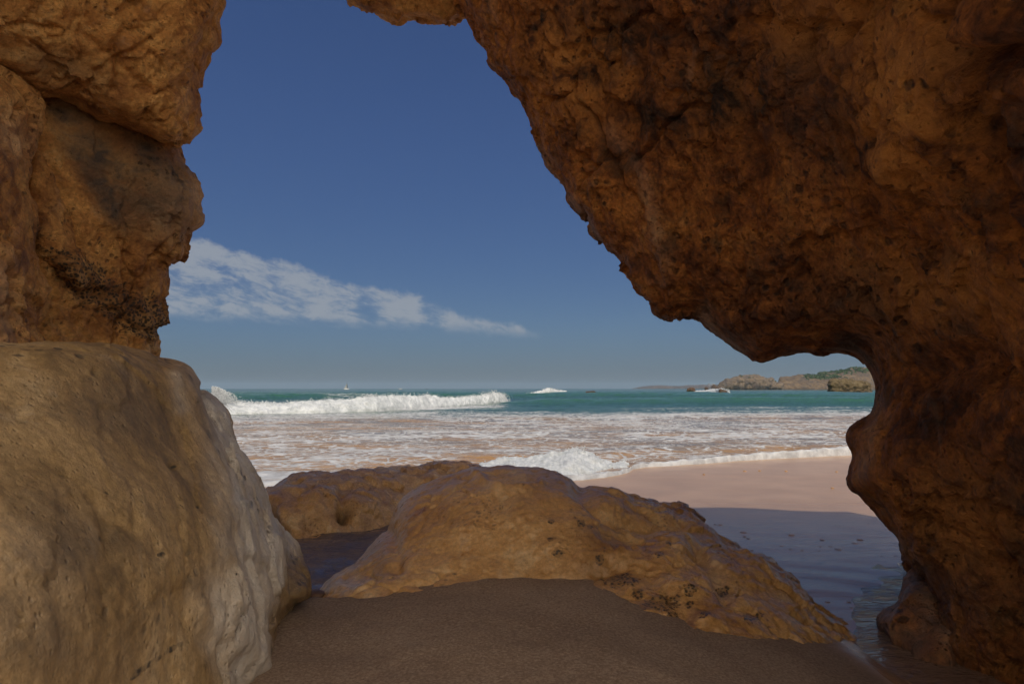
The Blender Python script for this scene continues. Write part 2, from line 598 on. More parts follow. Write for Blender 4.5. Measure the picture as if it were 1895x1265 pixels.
def sand_material():
    m_, t, b = new_mat('beach_sand')
    p = t.pos()
    wet = t.attr('wet')
    pl = t.attr('bounce_sand')
    film = t.attr('film')
    n = t.noise(p, 1.3, 6, 0.6)
    g = t.noise(p, 200, 3, 0.75)
    sp = t.voro(p, 110, 'F1')
    g2 = t.noise(p, 75, 3, 0.75)
    dry = t.ramp(t.m('ADD', t.m('MULTIPLY', n, 0.3), t.m('MULTIPLY', g2, 0.7)), [(0.32, (0.16, 0.096, 0.057)), (0.5, (0.30, 0.195, 0.122)), (0.68, (0.50, 0.36, 0.245))])
    grit = t.m('MULTIPLY', t.sm(sp, 0.16, 0.05), t.sm(t.noise(p, 45, 2, 0.5), 0.55, 0.68))
    dry = t.mix(t.m('MULTIPLY', grit, 0.7), dry, (0.5, 0.42, 0.34))
    spd = t.m('MULTIPLY', t.sm(t.voro(t.vm('ADD', p, (3.1, 1.7, 0.0)), 120), 0.2, 0.08), t.sm(t.noise(p, 31, 2, 0.5), 0.5, 0.66))
    dry = t.mix(t.m('MULTIPLY', spd, 0.55), dry, (0.05, 0.033, 0.024))
    dry = t.mix(pl, dry, t.mix(g, (0.46, 0.36, 0.25), (0.62, 0.50, 0.37)))  # paler unseen sand behind the camera, added to bounce fill light
    wetc = t.ramp(n, [(0.3, (0.45, 0.265, 0.145)), (0.7, (0.58, 0.355, 0.205))])
    t.put(b.inputs['Base Color'], t.mix(wet, dry, wetc))
    ro = t.m('SUBTRACT', t.m('MULTIPLY_ADD', wet, -0.62, 0.9), t.m('MULTIPLY', film, 0.16))
    t.put(b.inputs['Roughness'], ro)
    b.inputs['Specular IOR Level'].default_value = 0.5
    rip = t.noise(t.vm('MULTIPLY', t.vm('ADD', p, t.vm('MULTIPLY', t.noise(p, 0.8, 2, 0.5, color=True), (0.9, 0.9, 0.0))), (0.6, 2.6, 1.0)), 5.0, 5, 0.55)
    rip2 = t.noise(t.vm('MULTIPLY', p, (0.8, 3.0, 1.0)), 22, 3, 0.5, 0.3)
    hw = t.m('ADD', t.m('MULTIPLY', rip, 0.38), t.m('MULTIPLY', rip2, 0.10))
    hd = t.m('ADD', t.m('MULTIPLY', g, 0.16), t.m('MULTIPLY', t.noise(p, 60, 4, 0.7), 0.7))
    h = t.m('ADD', t.m('MULTIPLY', hd, t.m('MULTIPLY_ADD', wet, -0.93, 1.0)), t.m('MULTIPLY', hw, wet))
    t.put(b.inputs['Normal'], t.bump(h, 0.55, 0.03))
    return m_


def foam_field(t, p, scale=1.0):
    """lace of drifting foam: 0..1 field in world metres"""
    q = t.vm('MULTIPLY', p, (0.75 * scale, 1.0 * scale, 0.0))
    wv = t.vm('MULTIPLY', t.vm('SUBTRACT', t.noise(q, 0.9, 4, 0.6, color=True), (0.5, 0.5, 0.5)), (1.4, 1.4, 0.0))
    qw = t.vm('ADD', q, wv)
    a = t.noise(qw, 0.55, 9, 0.66, 0.3)
    c1 = t.voro(qw, 2.7, 'DISTANCE_TO_EDGE')
    lace = t.sm(c1, 0.16, 0.0)
    b = t.noise(qw, 4.5, 6, 0.7)
    f = t.m('ADD', t.m('MULTIPLY', a, 1.0), t.m('MULTIPLY', lace, 0.22))
    return t.m('ADD', f, t.m('MULTIPLY', t.m('SUBTRACT', b, 0.5), 0.42))


def sea_material():
    m_, t, b = new_mat('sea_water')
    p = t.pos()
    cov = t.attr('foam')          # how much of the surface the foam covers here
    sandy = t.attr('sandy')
    lift = t.attr('lift')
    n = t.noise(p, 0.06, 5, 0.6)
    n2 = t.noise(t.vm('MULTIPLY', p, (0.35, 1.0, 0.0)), 0.5, 5, 0.6)
    deep = t.mix(n, (0.018, 0.072, 0.043), (0.036, 0.115, 0.058))
    deep = t.mix(t.m('MULTIPLY', lift, 0.75), deep, (0.06, 0.165, 0.085))
    gold = t.attr('gold')
    brown = t.mix(t.sm(n2, 0.38, 0.62), (0.23, 0.18, 0.125), (0.46, 0.25, 0.075))
    brown = t.mix(t.m('MULTIPLY', gold, 0.85), brown, t.mix(n2, (0.42, 0.21, 0.06), (0.62, 0.34, 0.10)))
    water = t.mix(sandy, deep, brown)
    f = foam_field(t, p)
    fm = t.m('ADD', f, t.m('MULTIPLY_ADD', cov, 0.62, -0.5))
    mask = t.sm(fm, 0.39, 0.52)
    mask = t.m('MULTIPLY', mask, t.sm(cov, 0.0, 0.12))
    thinf = t.m('MULTIPLY', t.sm(fm, 0.22, 0.46), t.sm(cov, 0.05, 0.4))
    water = t.mix(t.m('MULTIPLY', thinf, 0.35), water, (0.55, 0.52, 0.50))
    tone = t.noise(p, 3.0, 6, 0.7)
    foamc = t.mix(t.sm(tone, 0.3, 0.7), (0.40, 0.39, 0.39), (0.70, 0.69, 0.68))
    t.put(b.inputs['Base Color'], t.mix(mask, water, foamc))
    t.put(b.inputs['Roughness'], t.m('MULTIPLY_ADD', mask, 0.7, 0.12))
    b.inputs['IOR'].default_value = 1.33
    b.inputs['Specular IOR Level'].default_value = 0.28
    chop = t.noise(t.vm('MULTIPLY', p, (0.6, 1.0, 1.0)), 2.2, 7, 0.62, 0.4)
    fb = t.m('ADD', t.m('MULTIPLY', t.noise(p, 9, 6, 0.7), 0.35), fm)
    h = t.m('ADD', t.m('MULTIPLY', chop, 0.9), t.m('MULTIPLY', t.m('MULTIPLY', fb, mask), 0.55))
    t.put(b.inputs['Normal'], t.bump(h, 0.6, 0.12))
    return m_


def foam_material(name='sea_foam', bs=9.0, bd=0.05):
    m_, t, b = new_mat(name)
    p = t.pos()
    n = t.noise(p, bs * 0.5, 8, 0.7)
    t.put(b.inputs['Base Color'], t.mix(t.sm(n, 0.3, 0.7), (0.44, 0.455, 0.455), (0.76, 0.76, 0.75)))
    b.inputs['Roughness'].default_value = 0.85
    h = t.m('ADD', t.noise(p, bs, 8, 0.7), t.m('MULTIPLY', t.voro(p, bs * 2.5), 0.3))
    t.put(b.inputs['Normal'], t.bump(h, 0.7, bd))
    return m_


def plain(name, col, rough=0.6, noise_scale=4.0, var=0.25, metal=0.0, bump=0.0, bdist=0.01):
    m_, t, b = new_mat(name)
    p = t.pos()
    n = t.noise(p, noise_scale, 5, 0.6)
    lo = tuple(c * (1 - var) for c in col)
    hi = tuple(min(1, c * (1 + var)) for c in col)
    t.put(b.inputs['Base Color'], t.mix(n, lo, hi))
    b.inputs['Roughness'].default_value = rough
    b.inputs['Metallic'].default_value = metal
    if bump:
        t.put(b.inputs['Normal'], t.bump(t.noise(p, noise_scale * 3, 6, 0.65), bump, bdist))
    return m_


def pool_material(name, lo, hi, ior):
    m_, t, b = new_mat(name)
    p = t.pos()
    n = t.noise(p, 2.0, 5, 0.6)
    t.put(b.inputs['Base Color'], t.mix(n, lo, hi))
    b.inputs['Roughness'].default_value = 0.04
    b.inputs['IOR'].default_value = ior
    a = t.noise(t.vm('MULTIPLY', p, (1.0, 1.9, 1.0)), 9, 4, 0.55, 0.6)
    c = t.noise(t.vm('MULTIPLY', p, (1.0, 2.0, 1.0)), 34, 3, 0.55, 0.3)
    t.put(b.inputs['Normal'], t.bump(t.m('ADD', a, t.m('MULTIPLY', c, 0.28)), 0.8, 0.055))
    return m_


MAT_SAND = sand_material()
MAT_SEA = sea_material()
MAT_FOAM = foam_material('breaker_foam', 3.0, 0.12)
MAT_FOAM_NEAR = foam_material('shore_foam', 14.0, 0.03)
MAT_POOL = pool_material('tide_pool_water', (0.13, 0.09, 0.068), (0.20, 0.135, 0.10), 1.6)
MAT_RUNNEL = pool_material('runnel_water', (0.22, 0.14, 0.095), (0.34, 0.22, 0.15), 1.45)

# ------------------------------------------------------------------ the beach
SHORE = np.array([(-900, 840), (0, 880), (300, 895), (480, 903), (640, 897), (850, 893), (980, 893), (1040, 891), (1077, 889), (1116, 884), (1148, 878), (1162, 872),
                  (1170, 865), (1190, 861), (1245, 856), (1301, 852), (1356, 845), (1412, 841), (1486, 836), (1574, 831), (1800, 822), (2400, 806), (3600, 790)], float)
Z_SHORE = 0.05


def shore_y(x, y):
    """distance out to the water's edge on the line of sight through (x, y)"""
    u = 947.5 + FPX * x / np.maximum(y, 0.5)
    v = np.interp(u, SHORE[:, 0], SHORE[:, 1])
    return ground_d(v, Z_SHORE)


def sand_z(x, y):
    xx = np.where(np.abs(x) > 25, np.sign(x) * 25, x)
    ys = shore_y(xx, np.maximum(y, 9.0))
    ys = np.where(y < 9, 12.0 + 0.0 * y, ys)
    slope = 0.012 * np.clip(12.5 - y, -200, 30)
    z = Z_SHORE + slope
    z = np.where(y > 12.5, Z_SHORE - 0.03 * (y - 12.5), z)
    z = np.maximum(z, -3.0)
    # the dry mound piled up around the camera
    edge = np.interp(x, [-4, -1.6, -0.95, -0.35, 0.0, 3], [4.4, 4.3, 4.18, 4.6, 5.0, 5.0])
    mound = smooth(edge - y, -0.12, 0.40) * np.clip((1.98 - x) / 1.55, 0, 1) ** 0.9
    mound = np.where(y < 2.4, np.maximum(mound, smooth(2.4 - y, 0, 1.6)), mound)
    z = z + 0.375 * mound * (1 - 0.16 * smooth(x, -0.2, -0.9))
    q = np.stack([x, y], -1)
    z = z - 0.065 * np.exp(-(line_dist(q, [(3.6, 5.2), (2.75, 4.5), (2.35, 3.9), (2.4, 3.2), (2.9, 2.5)]) / 0.42) ** 2) * (1 - mound)
    z = z - 0.075 * np.exp(-(line_dist(q, [(-0.6, 6.0), (-1.7, 5.4), (-2.3, 5.6), (-2.8, 6.8)]) / 0.95) ** 2) * (1 - mound)
    z = z + 0.16 * np.clip(-1.0 - y, 0, 22)  # unseen sand rise behind the camera, added to bounce light forward
    return z, mound


def build_sand():
    def axis(segs):
        out = []
        for a, b, st in segs:
            out.append(np.arange(a, b, st))
        return np.concatenate(out + [[segs[-1][1]]])
    xs = axis([(-120, -30, 6), (-30, -8, 1.0), (-8, -3, 0.12), (-3, 6, 0.028), (6, 12, 0.1), (12, 30, 1.0), (30, 120, 6)])
    ys = axis([(-60, -6, 3), (-6, 1.5, 0.25), (1.5, 9.5, 0.028), (9.5, 20, 0.1), (20, 60, 2), (60, 200, 20)])
    X, Y = np.meshgrid(xs, ys)
    x, y = X.ravel(), Y.ravel()
    z, mound = sand_z(x, y)
    p3 = np.stack([x, y, np.zeros_like(x)], -1)
    rough = fbm(p3 * 1.1, 4) * 0.030 * mound + fbm(p3 * 5.0, 4) * 0.010 * mound + fbm(p3 * 16.0, 3) * 0.0035 * mound
    # flow marks and ripples left on the wet sand
    wx = x + 0.35 * fbm(p3 * 0.8 + 4, 3)
    ph = (wx * 0.55 + y * 1.0 + 0.5 * fbm(p3 * 0.6 + 9, 3)) / 0.55
    near = smooth(y, 7.2, 5.0) * (1 - mound)
    rip = np.sin(2 * np.pi * ph) * 0.0035 * near * (0.4 + 0.6 * smooth(fbm(p3 * 0.7 + 2, 2), -0.3, 0.4))
    rip += fbm(np.stack([x * 0.5, y * 1.6, 0 * x], -1) * 1.4, 4) * 0.008 * (1 - mound)
    z = z + rough + rip
    o = mesh_obj('sand_beach', np.stack([x, y, z], -1), grid_faces(len(ys), len(xs)), MAT_SAND)
    wet = 1 - smooth(mound + 0.06 * fbm(p3 * 2.5, 3), 0.08, 0.26)
    set_attr(o, 'wet', wet)
    set_attr(o, 'film', wet * smooth(y, 9.5, 6.0))
    set_attr(o, 'bounce_sand', smooth(y + 0.4 * fbm(p3 * 0.8, 3), 2.2, 0.8))
    tag(o, 'brown sand, dry in front and wet towards the sea', 'sand', kind='structure')
    return o


build_sand()

# shallow water standing in the gap on the left and in the runnel on the right
def water_sheet(name, poly, z, label, amp, mat):
    P_ = np.array(poly, float)
    x0, y0 = P_.min(0)
    x1, y1 = P_.max(0)
    xs, ys = np.arange(x0, x1, 0.04), np.arange(y0, y1, 0.04)
    X, Y = np.meshgrid(xs, ys)
    pts = np.stack([X.ravel(), Y.ravel()], -1)
    sd, near = poly_sdf(pts, P_)
    f = grid_faces(len(ys), len(xs))
    f = f[(sd[f] > 0).any(1)]
    pts[sd <= 0] = near[sd <= 0]
    used = np.unique(f)
    rm = np.full(len(pts), -1)
    rm[used] = np.arange(len(used))
    p = pts[used]
    p3 = np.stack([p[:, 0], p[:, 1] * 1.6, 0 * p[:, 0]], -1)
    zz = z + amp * fbm(p3 * 3.2, 4) + amp * 0.5 * np.sin(p3[:, 1] * 9 + 3 * fbm(p3 * 1.5, 3))
    o = mesh_obj(name, np.stack([p[:, 0], p[:, 1], zz], -1), rm[f], mat)
    return tag(o, label, 'water', kind='structure')


water_sheet('tide_pool', [(-4.4, 3.9), (-1.2, 3.9), (0.6, 5.0), (1.0, 7.2), (-1.5, 8.6), (-4.6, 8.6)], 0.125, 'shallow water between the left boulder and the low rocks', 0.026, MAT_POOL)
water_sheet('runnel_water', [(1.5, 3.2), (2.0, 1.9), (4.4, 1.9), (5.0, 4.2), (4.6, 6.0), (3.2, 6.0), (1.7, 4.3)], 0.128, 'shallow runnel draining round the foot of the arch', 0.005, MAT_RUNNEL)


# ------------------------------------------------------------------ the sea
def crest_line(x, y, pts):
    """distance past a swell crest given as (x, y) stations"""
    c = np.array(pts, float)
    return y - np.interp(x, c[:, 0], c[:, 1])


SWELLS = [  # crest stations (x, y), height, front width, back width
    ([(-60, 52), (-19, 47), (-8, 58), (0, 66), (8, 69), (20, 71), (34, 70), (60, 72)], 0.80, 3.6, 9.0, (-4, 60)),
    ([(-120, 96), (-40, 92), (-10, 108), (10, 122), (30, 118), (60, 104), (110, 100)], 0.95, 6.0, 12.0, (-120, 120)),
    ([(-160, 152), (-50, 140), (0, 172), (40, 160), (150, 150)], 0.9, 8, 16, (-170, 170)),
    ([(-300, 235), (0, 215), (60, 235), (300, 222)], 0.8, 10, 20, (-300, 300)),
    ([(-60, 31), (-14, 31), (0, 35), (12, 38), (30, 38), (60, 37)], 0.13, 1.4, 3.2, (-60, 60)),
    ([(-60, 22), (-10, 22), (0, 24), (10, 26), (40, 27)], 0.08, 0.9, 2.4, (-60, 60)),
    ([(-60, 15.5), (-8, 15), (-3, 15.5), (1.5, 15.3), (4, 18.0), (40, 22)], 0.09, 0.6, 1.6, (-60, 40)),
]


def sea_height(x, y):
    ys = shore_y(x, y)
    dd = y - ys
    p3 = np.stack([x, y, np.zeros_like(x)], -1)
    z = 0.0 * x
    lift = 0.0 * x
    for pts, hgt, wf, wb, (xa, xb) in SWELLS:
        wob = fbm(np.stack([x * 0.03, 0 * x + hgt * 10, 0 * x], -1), 3) * wf * 1.6
        q = crest_line(x, y, pts) + wob
        prof = np.where(q < 0, np.exp(-(q / wf) ** 2), np.exp(-(q / wb) ** 2))
        en = smooth(x, xa, xa + 0.12 * (xb - xa)) * smooth(x, xb, xb - 0.12 * (xb - xa))
        mod = 0.8 + 0.35 * fbm(np.stack([x * 0.05, 0 * x + hgt * 3, 0 * x], -1), 2)
        z = z + hgt * prof * en * mod
        if hgt > 0.5:
            lift = np.maximum(lift, np.where(q < 0, prof, prof ** 3) * en)
    amp = 0.035 + 0.10 * smooth(dd, 18, 70)
    chop = fbm(np.stack([x * 0.55, y, 0 * x], -1) * 0.75, 5, 0.58) * amp * 1.6
    lump = fbm(np.stack([x * 0.8, y, 0 * x], -1) * 2.1 + 5, 4, 0.6) * 0.035 * smooth(dd, 40, 4)
    z = z + (chop + lump) * smooth(dd, 0.0, 1.4)
    # thick rolled lip of foam at the water's edge
    lipw = 0.8 + 0.5 * fbm(np.stack([x * 1.1, 0 * x, 0 * x + 3], -1), 3)
    lip = smooth(dd, 0.0, 0.10) * smooth(dd, 0.55 * lipw, 0.12)
    z = z + 0.085 * lip * (0.7 + 0.8 * fbm(p3 * 3.0, 3))
    # water thins out over the beach
    sz, _ = sand_z(x, y)
    base = np.maximum(0.03, np.where(dd < 6, sz + 0.012 + 0.02 * smooth(dd, 0, 1.0), 0.03))
    return base + z, dd, lift


def build_sea():
    ks = np.concatenate([np.linspace(-1.7, -0.82, 50)[:-1], np.linspace(-0.82, 0.82, 760), np.linspace(0.82, 1.7, 50)[1:]])
    ts = np.concatenate([np.linspace(0, 0.8, 26)[:-1], np.linspace(0.8, 12, 150)[:-1], np.linspace(12, 40, 150)[:-1],
                         np.linspace(40, 130, 190)[:-1], np.geomspace(130, 400, 90)[:-1], np.geomspace(400, 9000, 70)])
    u = 947.5 + FPX * ks
    y0 = ground_d(np.interp(u, SHORE[:, 0], SHORE[:, 1]), Z_SHORE)
    y0 = y0 + 0.10 * fbm(np.stack([ks * y0 * 1.3, 0 * ks, 0 * ks], -1), 4)
    Y = y0[None] + ts[:, None]
    X = ks[None] * Y
    x, y = X.ravel(), Y.ravel()
    z, dd, lift = sea_height(x, y)
    dd = (Y - y0[None]).ravel()
    fade = smooth(y, 900, 300)
    z = z * fade
    z = np.where(dd <= 1e-6, sand_z(x, y)[0] - 0.012, z)
    o = mesh_obj('sea', np.stack([x, y, z], -1), grid_faces(len(ts), len(ks))[:, :], MAT_SEA)
    # foam cover by zone
    p3 = np.stack([x, y, 0 * x], -1)
    nb = fbm(p3 * 0.045, 4)
    patch = fbm(np.stack([x * 0.5, y, 0 * x], -1) * 0.16 + 3, 4)
    surf = smooth(dd, 44, 26)
    cov = surf * (0.52 + 0.44 * patch + 0.10 * smooth(dd, 12, 30))
    cov = np.maximum(cov, smooth(dd, 0.95, 0.3) * 1.1)
    cov = np.maximum(cov, smooth(np.abs(dd - 1.3 - 0.8 * nb), 1.6, 0.2) * smooth(x, 3.2, 0.0) * 0.85)
    # thin trails on the open water in front of and behind the breaker
    trail = smooth(fbm(np.stack([x * 0.25, y, 0 * x], -1) * 0.09 + 11, 5, 0.6), 0.12, 0.42) * smooth(y, 330, 70)
    cov = np.maximum(cov, 0.50 * trail * (1 - surf))
    brk = np.exp(-(((y - np.interp(x, [-60, -19.5, -8, 0], [45, 42, 52, 61])) / 4.5) ** 2)) * smooth(x, 1.5, -3)
    cov = np.maximum(cov, brk * 0.85)
    set_attr(o, 'foam', np.clip(cov, 0, 1.2))
    shift = smooth(x, -12, 6)
    sandy = smooth(dd, 34 - 3 * shift, 19) + 0.3 * smooth(nb, 0.0, 0.4) * smooth(dd, 38, 22)
    set_attr(o, 'sandy', np.clip(sandy, 0, 1))
    set_attr(o, 'lift', lift)
    set_attr(o, 'gold', smooth(dd, 11, 3) * smooth(x, 3.0, -0.5) * (0.75 + 0.5 * nb))
    tag(o, 'green sea with foam covered shallows', 'sea', kind='structure')
    return o


build_sea()


# ------------------------------------------------------------------ breaking waves
def breaker(name, st, label, mat, depth=(1.8, 3.0), amp=0.16, freq=2.2, n=400, lean=0.35, cell=None, spray=0, ssz=0.03, sh=0.5):
    """st: stations (u, v_top, v_base) along the wave as the photograph shows it"""
    s = np.array(st, float)
    q = np.linspace(0, 1, n)
    k = np.linspace(0, 1, len(s))
    u, vt, vb = (np.interp(q, k, s[:, i]) for i in range(3))
    db = ground_d(vb, 0.02)
    toe = at(u, vb, db)
    top_ = at(u, vt, db + depth[0])
    hgt = np.maximum(top_[:, 2], 0.05)
    m = 44
    tt = np.linspace(0, 1, m)
    # cross-section: bulging front, crest, easy back
    px = np.interp(tt, [0, 0.10, 0.30, 0.50, 0.60, 0.72, 1.0], [0, 0.05, 0.30, 0.72, 1.0, 1.35, 1.0 + depth[1] / depth[0]])
    pz = np.interp(tt, [0, 0.10, 0.30, 0.50, 0.60, 0.72, 1.0], [-0.05, 0.24, 0.62, 0.93, 1.0, 0.80, -0.08])
    ends = np.minimum(1, np.minimum(q, 1 - q) / 0.04) ** 0.6
    V = np.zeros((n, m, 3))
    V[..., 0] = toe[:, None, 0] + (toe[:, None, 0] / toe[:, None, 1]) * px[None] * depth[0]
    V[..., 1] = toe[:, None, 1] + px[None] * depth[0]
    V[..., 2] = pz[None] * hgt[:, None] * ends[:, None]
    p = V.reshape(-1, 3)
    f1, f2 = worley(p * freq)
    g1, _ = worley(p * freq * 2.3 + 7)
    bl = (0.55 - f1) * 1.0 + (0.5 - g1) * 0.45 + 0.5 * fbm(p * freq * 4.0, 3)
    wgt = np.tile(np.interp(tt, [0, 0.08, 0.6, 0.8, 1], [0.15, 0.7, 1.0, 0.5, 0.1]), n)
    low = fbm(p * freq * 0.35 + 3, 3)
    dv = np.stack([0 * bl, -0.75 * np.ones_like(bl), 0.65 * np.ones_like(bl)], -1)
    p = p + dv * (bl * amp * wgt)[:, None]
    p[:, 2] += 0.18 * low * wgt * np.repeat(hgt, m)
    o = mesh_obj(name, p, grid_faces(n, m)[:, ::-1], mat, origin=(p[:, 0].mean(), p[:, 1].mean(), 0.0))
    tag(o, label, 'wave')
    if spray:
        r = np.random.default_rng(len(name) + n)
        j = r.integers(0, n, spray)
        base = p.reshape(n, m, 3)[j, 26]
        off = np.stack([r.normal(0, 0.25, spray), r.normal(0, 0.3, spray), np.abs(r.exponential(sh, spray)) * hgt[j]], -1)
        drops(base + off, ssz * (0.35 + r.random(spray) ** 2 * 1.2), mat, o, r)
    return o


ICO_V = None


def drops(cs, rad, mat, parent, r):
    global ICO_V, ICO_F
    if ICO_V is None:
        g = (1 + 5 ** 0.5) / 2
        ICO_V = np.array([(-1, g, 0), (1, g, 0), (-1, -g, 0), (1, -g, 0), (0, -1, g), (0, 1, g), (0, -1, -g), (0, 1, -g), (g, 0, -1), (g, 0, 1), (-g, 0, -1), (-g, 0, 1)], float)
        ICO_V /= np.linalg.norm(ICO_V[0])
        ICO_F = np.array([(0, 11, 5), (0, 5, 1), (0, 1, 7), (0, 7, 10), (0, 10, 11), (1, 5, 9), (5, 11, 4), (11, 10, 2), (10, 7, 6), (7, 1, 8),
                          (3, 9, 4), (3, 4, 2), (3, 2, 6), (3, 6, 8), (3, 8, 9), (4, 9, 5), (2, 4, 11), (6, 2, 10), (8, 6, 7), (9, 8, 1)])
    n = len(cs)
    st = np.stack([1 + 0.5 * r.random(n), 1 + 0.3 * r.random(n), 1 + 0.9 * r.random(n)], -1) * rad[:, None]
    v = cs[:, None, :] + ICO_V[None] * st[:, None, :]
    f = ICO_F[None] + (np.arange(n) * 12)[:, None, None]
    loc = np.array(parent.location)
    o = mesh_obj('spray', (v - loc).reshape(-1, 3), f.reshape(-1, 3), mat, parent)
    o['kind'] = 'stuff'
    return o


breaker('breaking_wave', [(60, 744, 770), (200, 742, 769), (330, 743, 768), (420, 744, 767), (470, 747, 766), (529, 745, 765), (596, 741, 764), (660, 736, 762), (698, 733, 761), (765, 731, 757), (850, 735, 752),
                          (885, 731, 750), (905, 727, 749), (920, 726, 748), (934, 731, 747), (942, 741, 746)],
        'long white breaking wave rolling across the left half of the sea', MAT_FOAM, (2.0, 4.5), 0.28, 1.6, 900, spray=2200, ssz=0.022, sh=0.06)
breaker('breaking_wave', [(955, 729.5, 730.5), (985, 727, 731), (1001, 722.5, 731), (1011, 719.5, 730.5), (1017, 718.5, 730.5), (1028, 720.5, 730), (1044, 722.5, 729.5), (1058, 728.5, 729.5)],
        'small white crest breaking far out near the middle of the horizon', MAT_FOAM, (4.0, 8.0), 0.75, 1.0, 220, spray=200, ssz=0.05, sh=0.06)
breaker('breaking_wave', [(1255, 726, 727), (1300, 722, 727.5), (1325, 718.5, 728), (1338, 719, 729), (1346, 722, 731), (1352, 727, 732)],
        'white surge breaking over the small brown rock left of the sea stack', MAT_FOAM, (5.0, 8.0), 0.5, 0.7, 120, spray=150, ssz=0.06, sh=0.06)
breaker('breaking_wave', [(850, 868, 896), (900, 856, 895), (945, 845, 893), (970, 846, 891), (1005, 843, 889), (1035, 837, 887), (1050, 831, 887), (1061, 827, 886), (1068, 829, 886), (1078, 837, 885), (1095, 841, 884), (1108, 848, 883), (1130, 857, 881), (1146, 864, 878), (1164, 866, 873)],
        'frothy low wave curling onto the sand behind the center rock', MAT_FOAM_NEAR, (1.6, 1.3), 0.22, 1.7, 420, spray=160, ssz=0.008, sh=0.07)

# splash thrown up where the breaker meets the rocks on the left
r_ = np.random.default_rng(5)
ns = 5000
cu = 392 + np.abs(r_.normal(0, 1, ns)) * 17
cv = 745 - r_.random(ns) ** 1.3 * np.interp(cu, [380, 400, 430, 460], [30, 30, 18, 6])
sp_root = mesh_obj('sea_spray_base', np.zeros((0, 3)), [])
bpy.data.objects.remove(sp_root)
c_ = at(cu, cv, 43 + r_.normal(0, 1.0, ns))
sp = empty('sea_spray', tuple(c_.mean(0) * (1, 1, 0)))
so = drops(c_, 0.006 + 0.026 * r_.random(ns) ** 2, MAT_FOAM, sp, r_)
so.name = 'droplets'
tag(sp, 'burst of white spray beside the left boulder at the wave end', 'spray', kind='stuff')


# ------------------------------------------------------------------ near rocks
def rock(name, parts, voxel, mat, disp, label, cat, relief=None, masks=None, sm_it=2, parent=None, calm=None):
    v, f = join(parts)
    o = remesh(name, v, f, voxel, mat, sm_it)
    p, nrm = get_vn(o)
    d = np.zeros(len(p))
    for kind, sc, amp, octv, st in disp:
        q = p * np.array(st) * sc
        if kind == 'fbm':
            d += amp * fbm(q, octv, 0.55)
        elif kind == 'ridge':
            d += amp * fbm(q, octv, 0.5, ridged=True)
        elif kind == 'cell':
            f1, f2 = worley(q + 0.35 * np.stack([fbm(q * 1.3 + k * 9, 2) for k in range(3)], -1))
            d += amp * (np.clip(f2 - f1, 0, 0.45) / 0.45 - 0.7)
        elif kind == 'pit':
            f1, _ = worley(q)
            sel = smooth(fbm(q * 0.3 + 5, 2), -0.05, 0.25)
            d -= amp * smooth(f1, 0.42, 0.12) * sel
        elif kind == 'crack':
            f1, f2 = worley(q + 0.45 * np.stack([fbm(q * 1.6 + k * 11, 4) for k in range(3)], -1))
            d -= amp * smooth(f2 - f1, 0.075, 0.0) * smooth(fbm(q * 0.6 + 21, 2), -0.12, 0.22)
        elif kind == 'chip':
            d += amp * chips(q + 0.30 * np.stack([fbm(q * 1.7 + k * 7, 3) for k in range(3)], -1), 0.8)
        elif kind == 'knob':
            f1, _ = worley(q + 0.3 * np.stack([fbm(q * 1.1 + k * 5, 2) for k in range(3)], -1))
            d += amp * (0.5 - f1)
    uv = pix(p)
    if relief:
        d += relief(uv, p, nrm)
    if calm:
        d *= calm(uv)
    p2 = p + nrm * d[:, None]
    put_v(o, p2)
    mk = masks(uv, p, nrm) if masks else {}
    for a in ('pale', 'dark', 'stain_shade', 'wet', 'orange_lit'):
        set_attr(o, a, np.clip(mk.get(a, np.zeros(len(p))), 0, 1))
    if parent:
        o.parent = parent
    else:
        set_base(o)
        tag(o, label, cat)
    return o


def groove(uv, line, width, depth):
    return -depth * np.exp(-(line_dist(uv, line) / width) ** 2)


def spot(uv, c, ru, rv=None, ang=0):
    d = uv - np.array(c, float)
    ca, sa = math.cos(ang), math.sin(ang)
    a = (d[:, 0] * ca + d[:, 1] * sa) / ru
    b = (-d[:, 0] * sa + d[:, 1] * ca) / (rv or ru)
    return np.exp(-(a * a + b * b))


# --- the arch on the right
ARCH = [(857, 30), (870, 50), (878, 70), (888, 85), (900, 95), (902, 122), (920, 135), (935, 148), (950, 172), (965, 190), (970, 202), (985, 230), (992, 252), (1000, 275), (1015, 300),
        (1020, 304), (1035, 320), (1048, 343), (1054, 358), (1050, 370), (1063, 381), (1085, 401), (1094, 415), (1096, 430), (1115, 447), (1130, 462), (1147, 470), (1155, 486), (1164, 494), (1172, 510),
        (1182, 528), (1190, 545), (1201, 562), (1204, 576), (1215, 584), (1240, 589), (1262, 586), (1280, 587), (1293, 593), (1310, 606), (1330, 622), (1350, 638), (1378, 656), (1395, 666),
        (1408, 670), (1425, 665), (1450, 655), (1475, 651), (1498, 650), (1512, 655), (1532, 652), (1562, 652), (1580, 654), (1595, 663), (1607, 677), (1614, 690), (1619, 700), (1623, 715), (1620, 737), (1616, 752),
        (1612, 765), (1594, 776), (1575, 789), (1566, 806), (1568, 822), (1580, 836), (1577, 852), (1572, 868), (1566, 886), (1570, 901), (1582, 912), (1606, 934), (1624, 954), (1638, 973),
        (1661, 994), (1667, 1017), (1673, 1040), (1693, 1062), (1712, 1081), (1722, 1108), (1727, 1145), (1727, 1180), (1735, 1240), (1760, 1400), (1800, 1600), (2700, 1600), (2700, -420), (760, -420), (800, -200), (845, 0)]
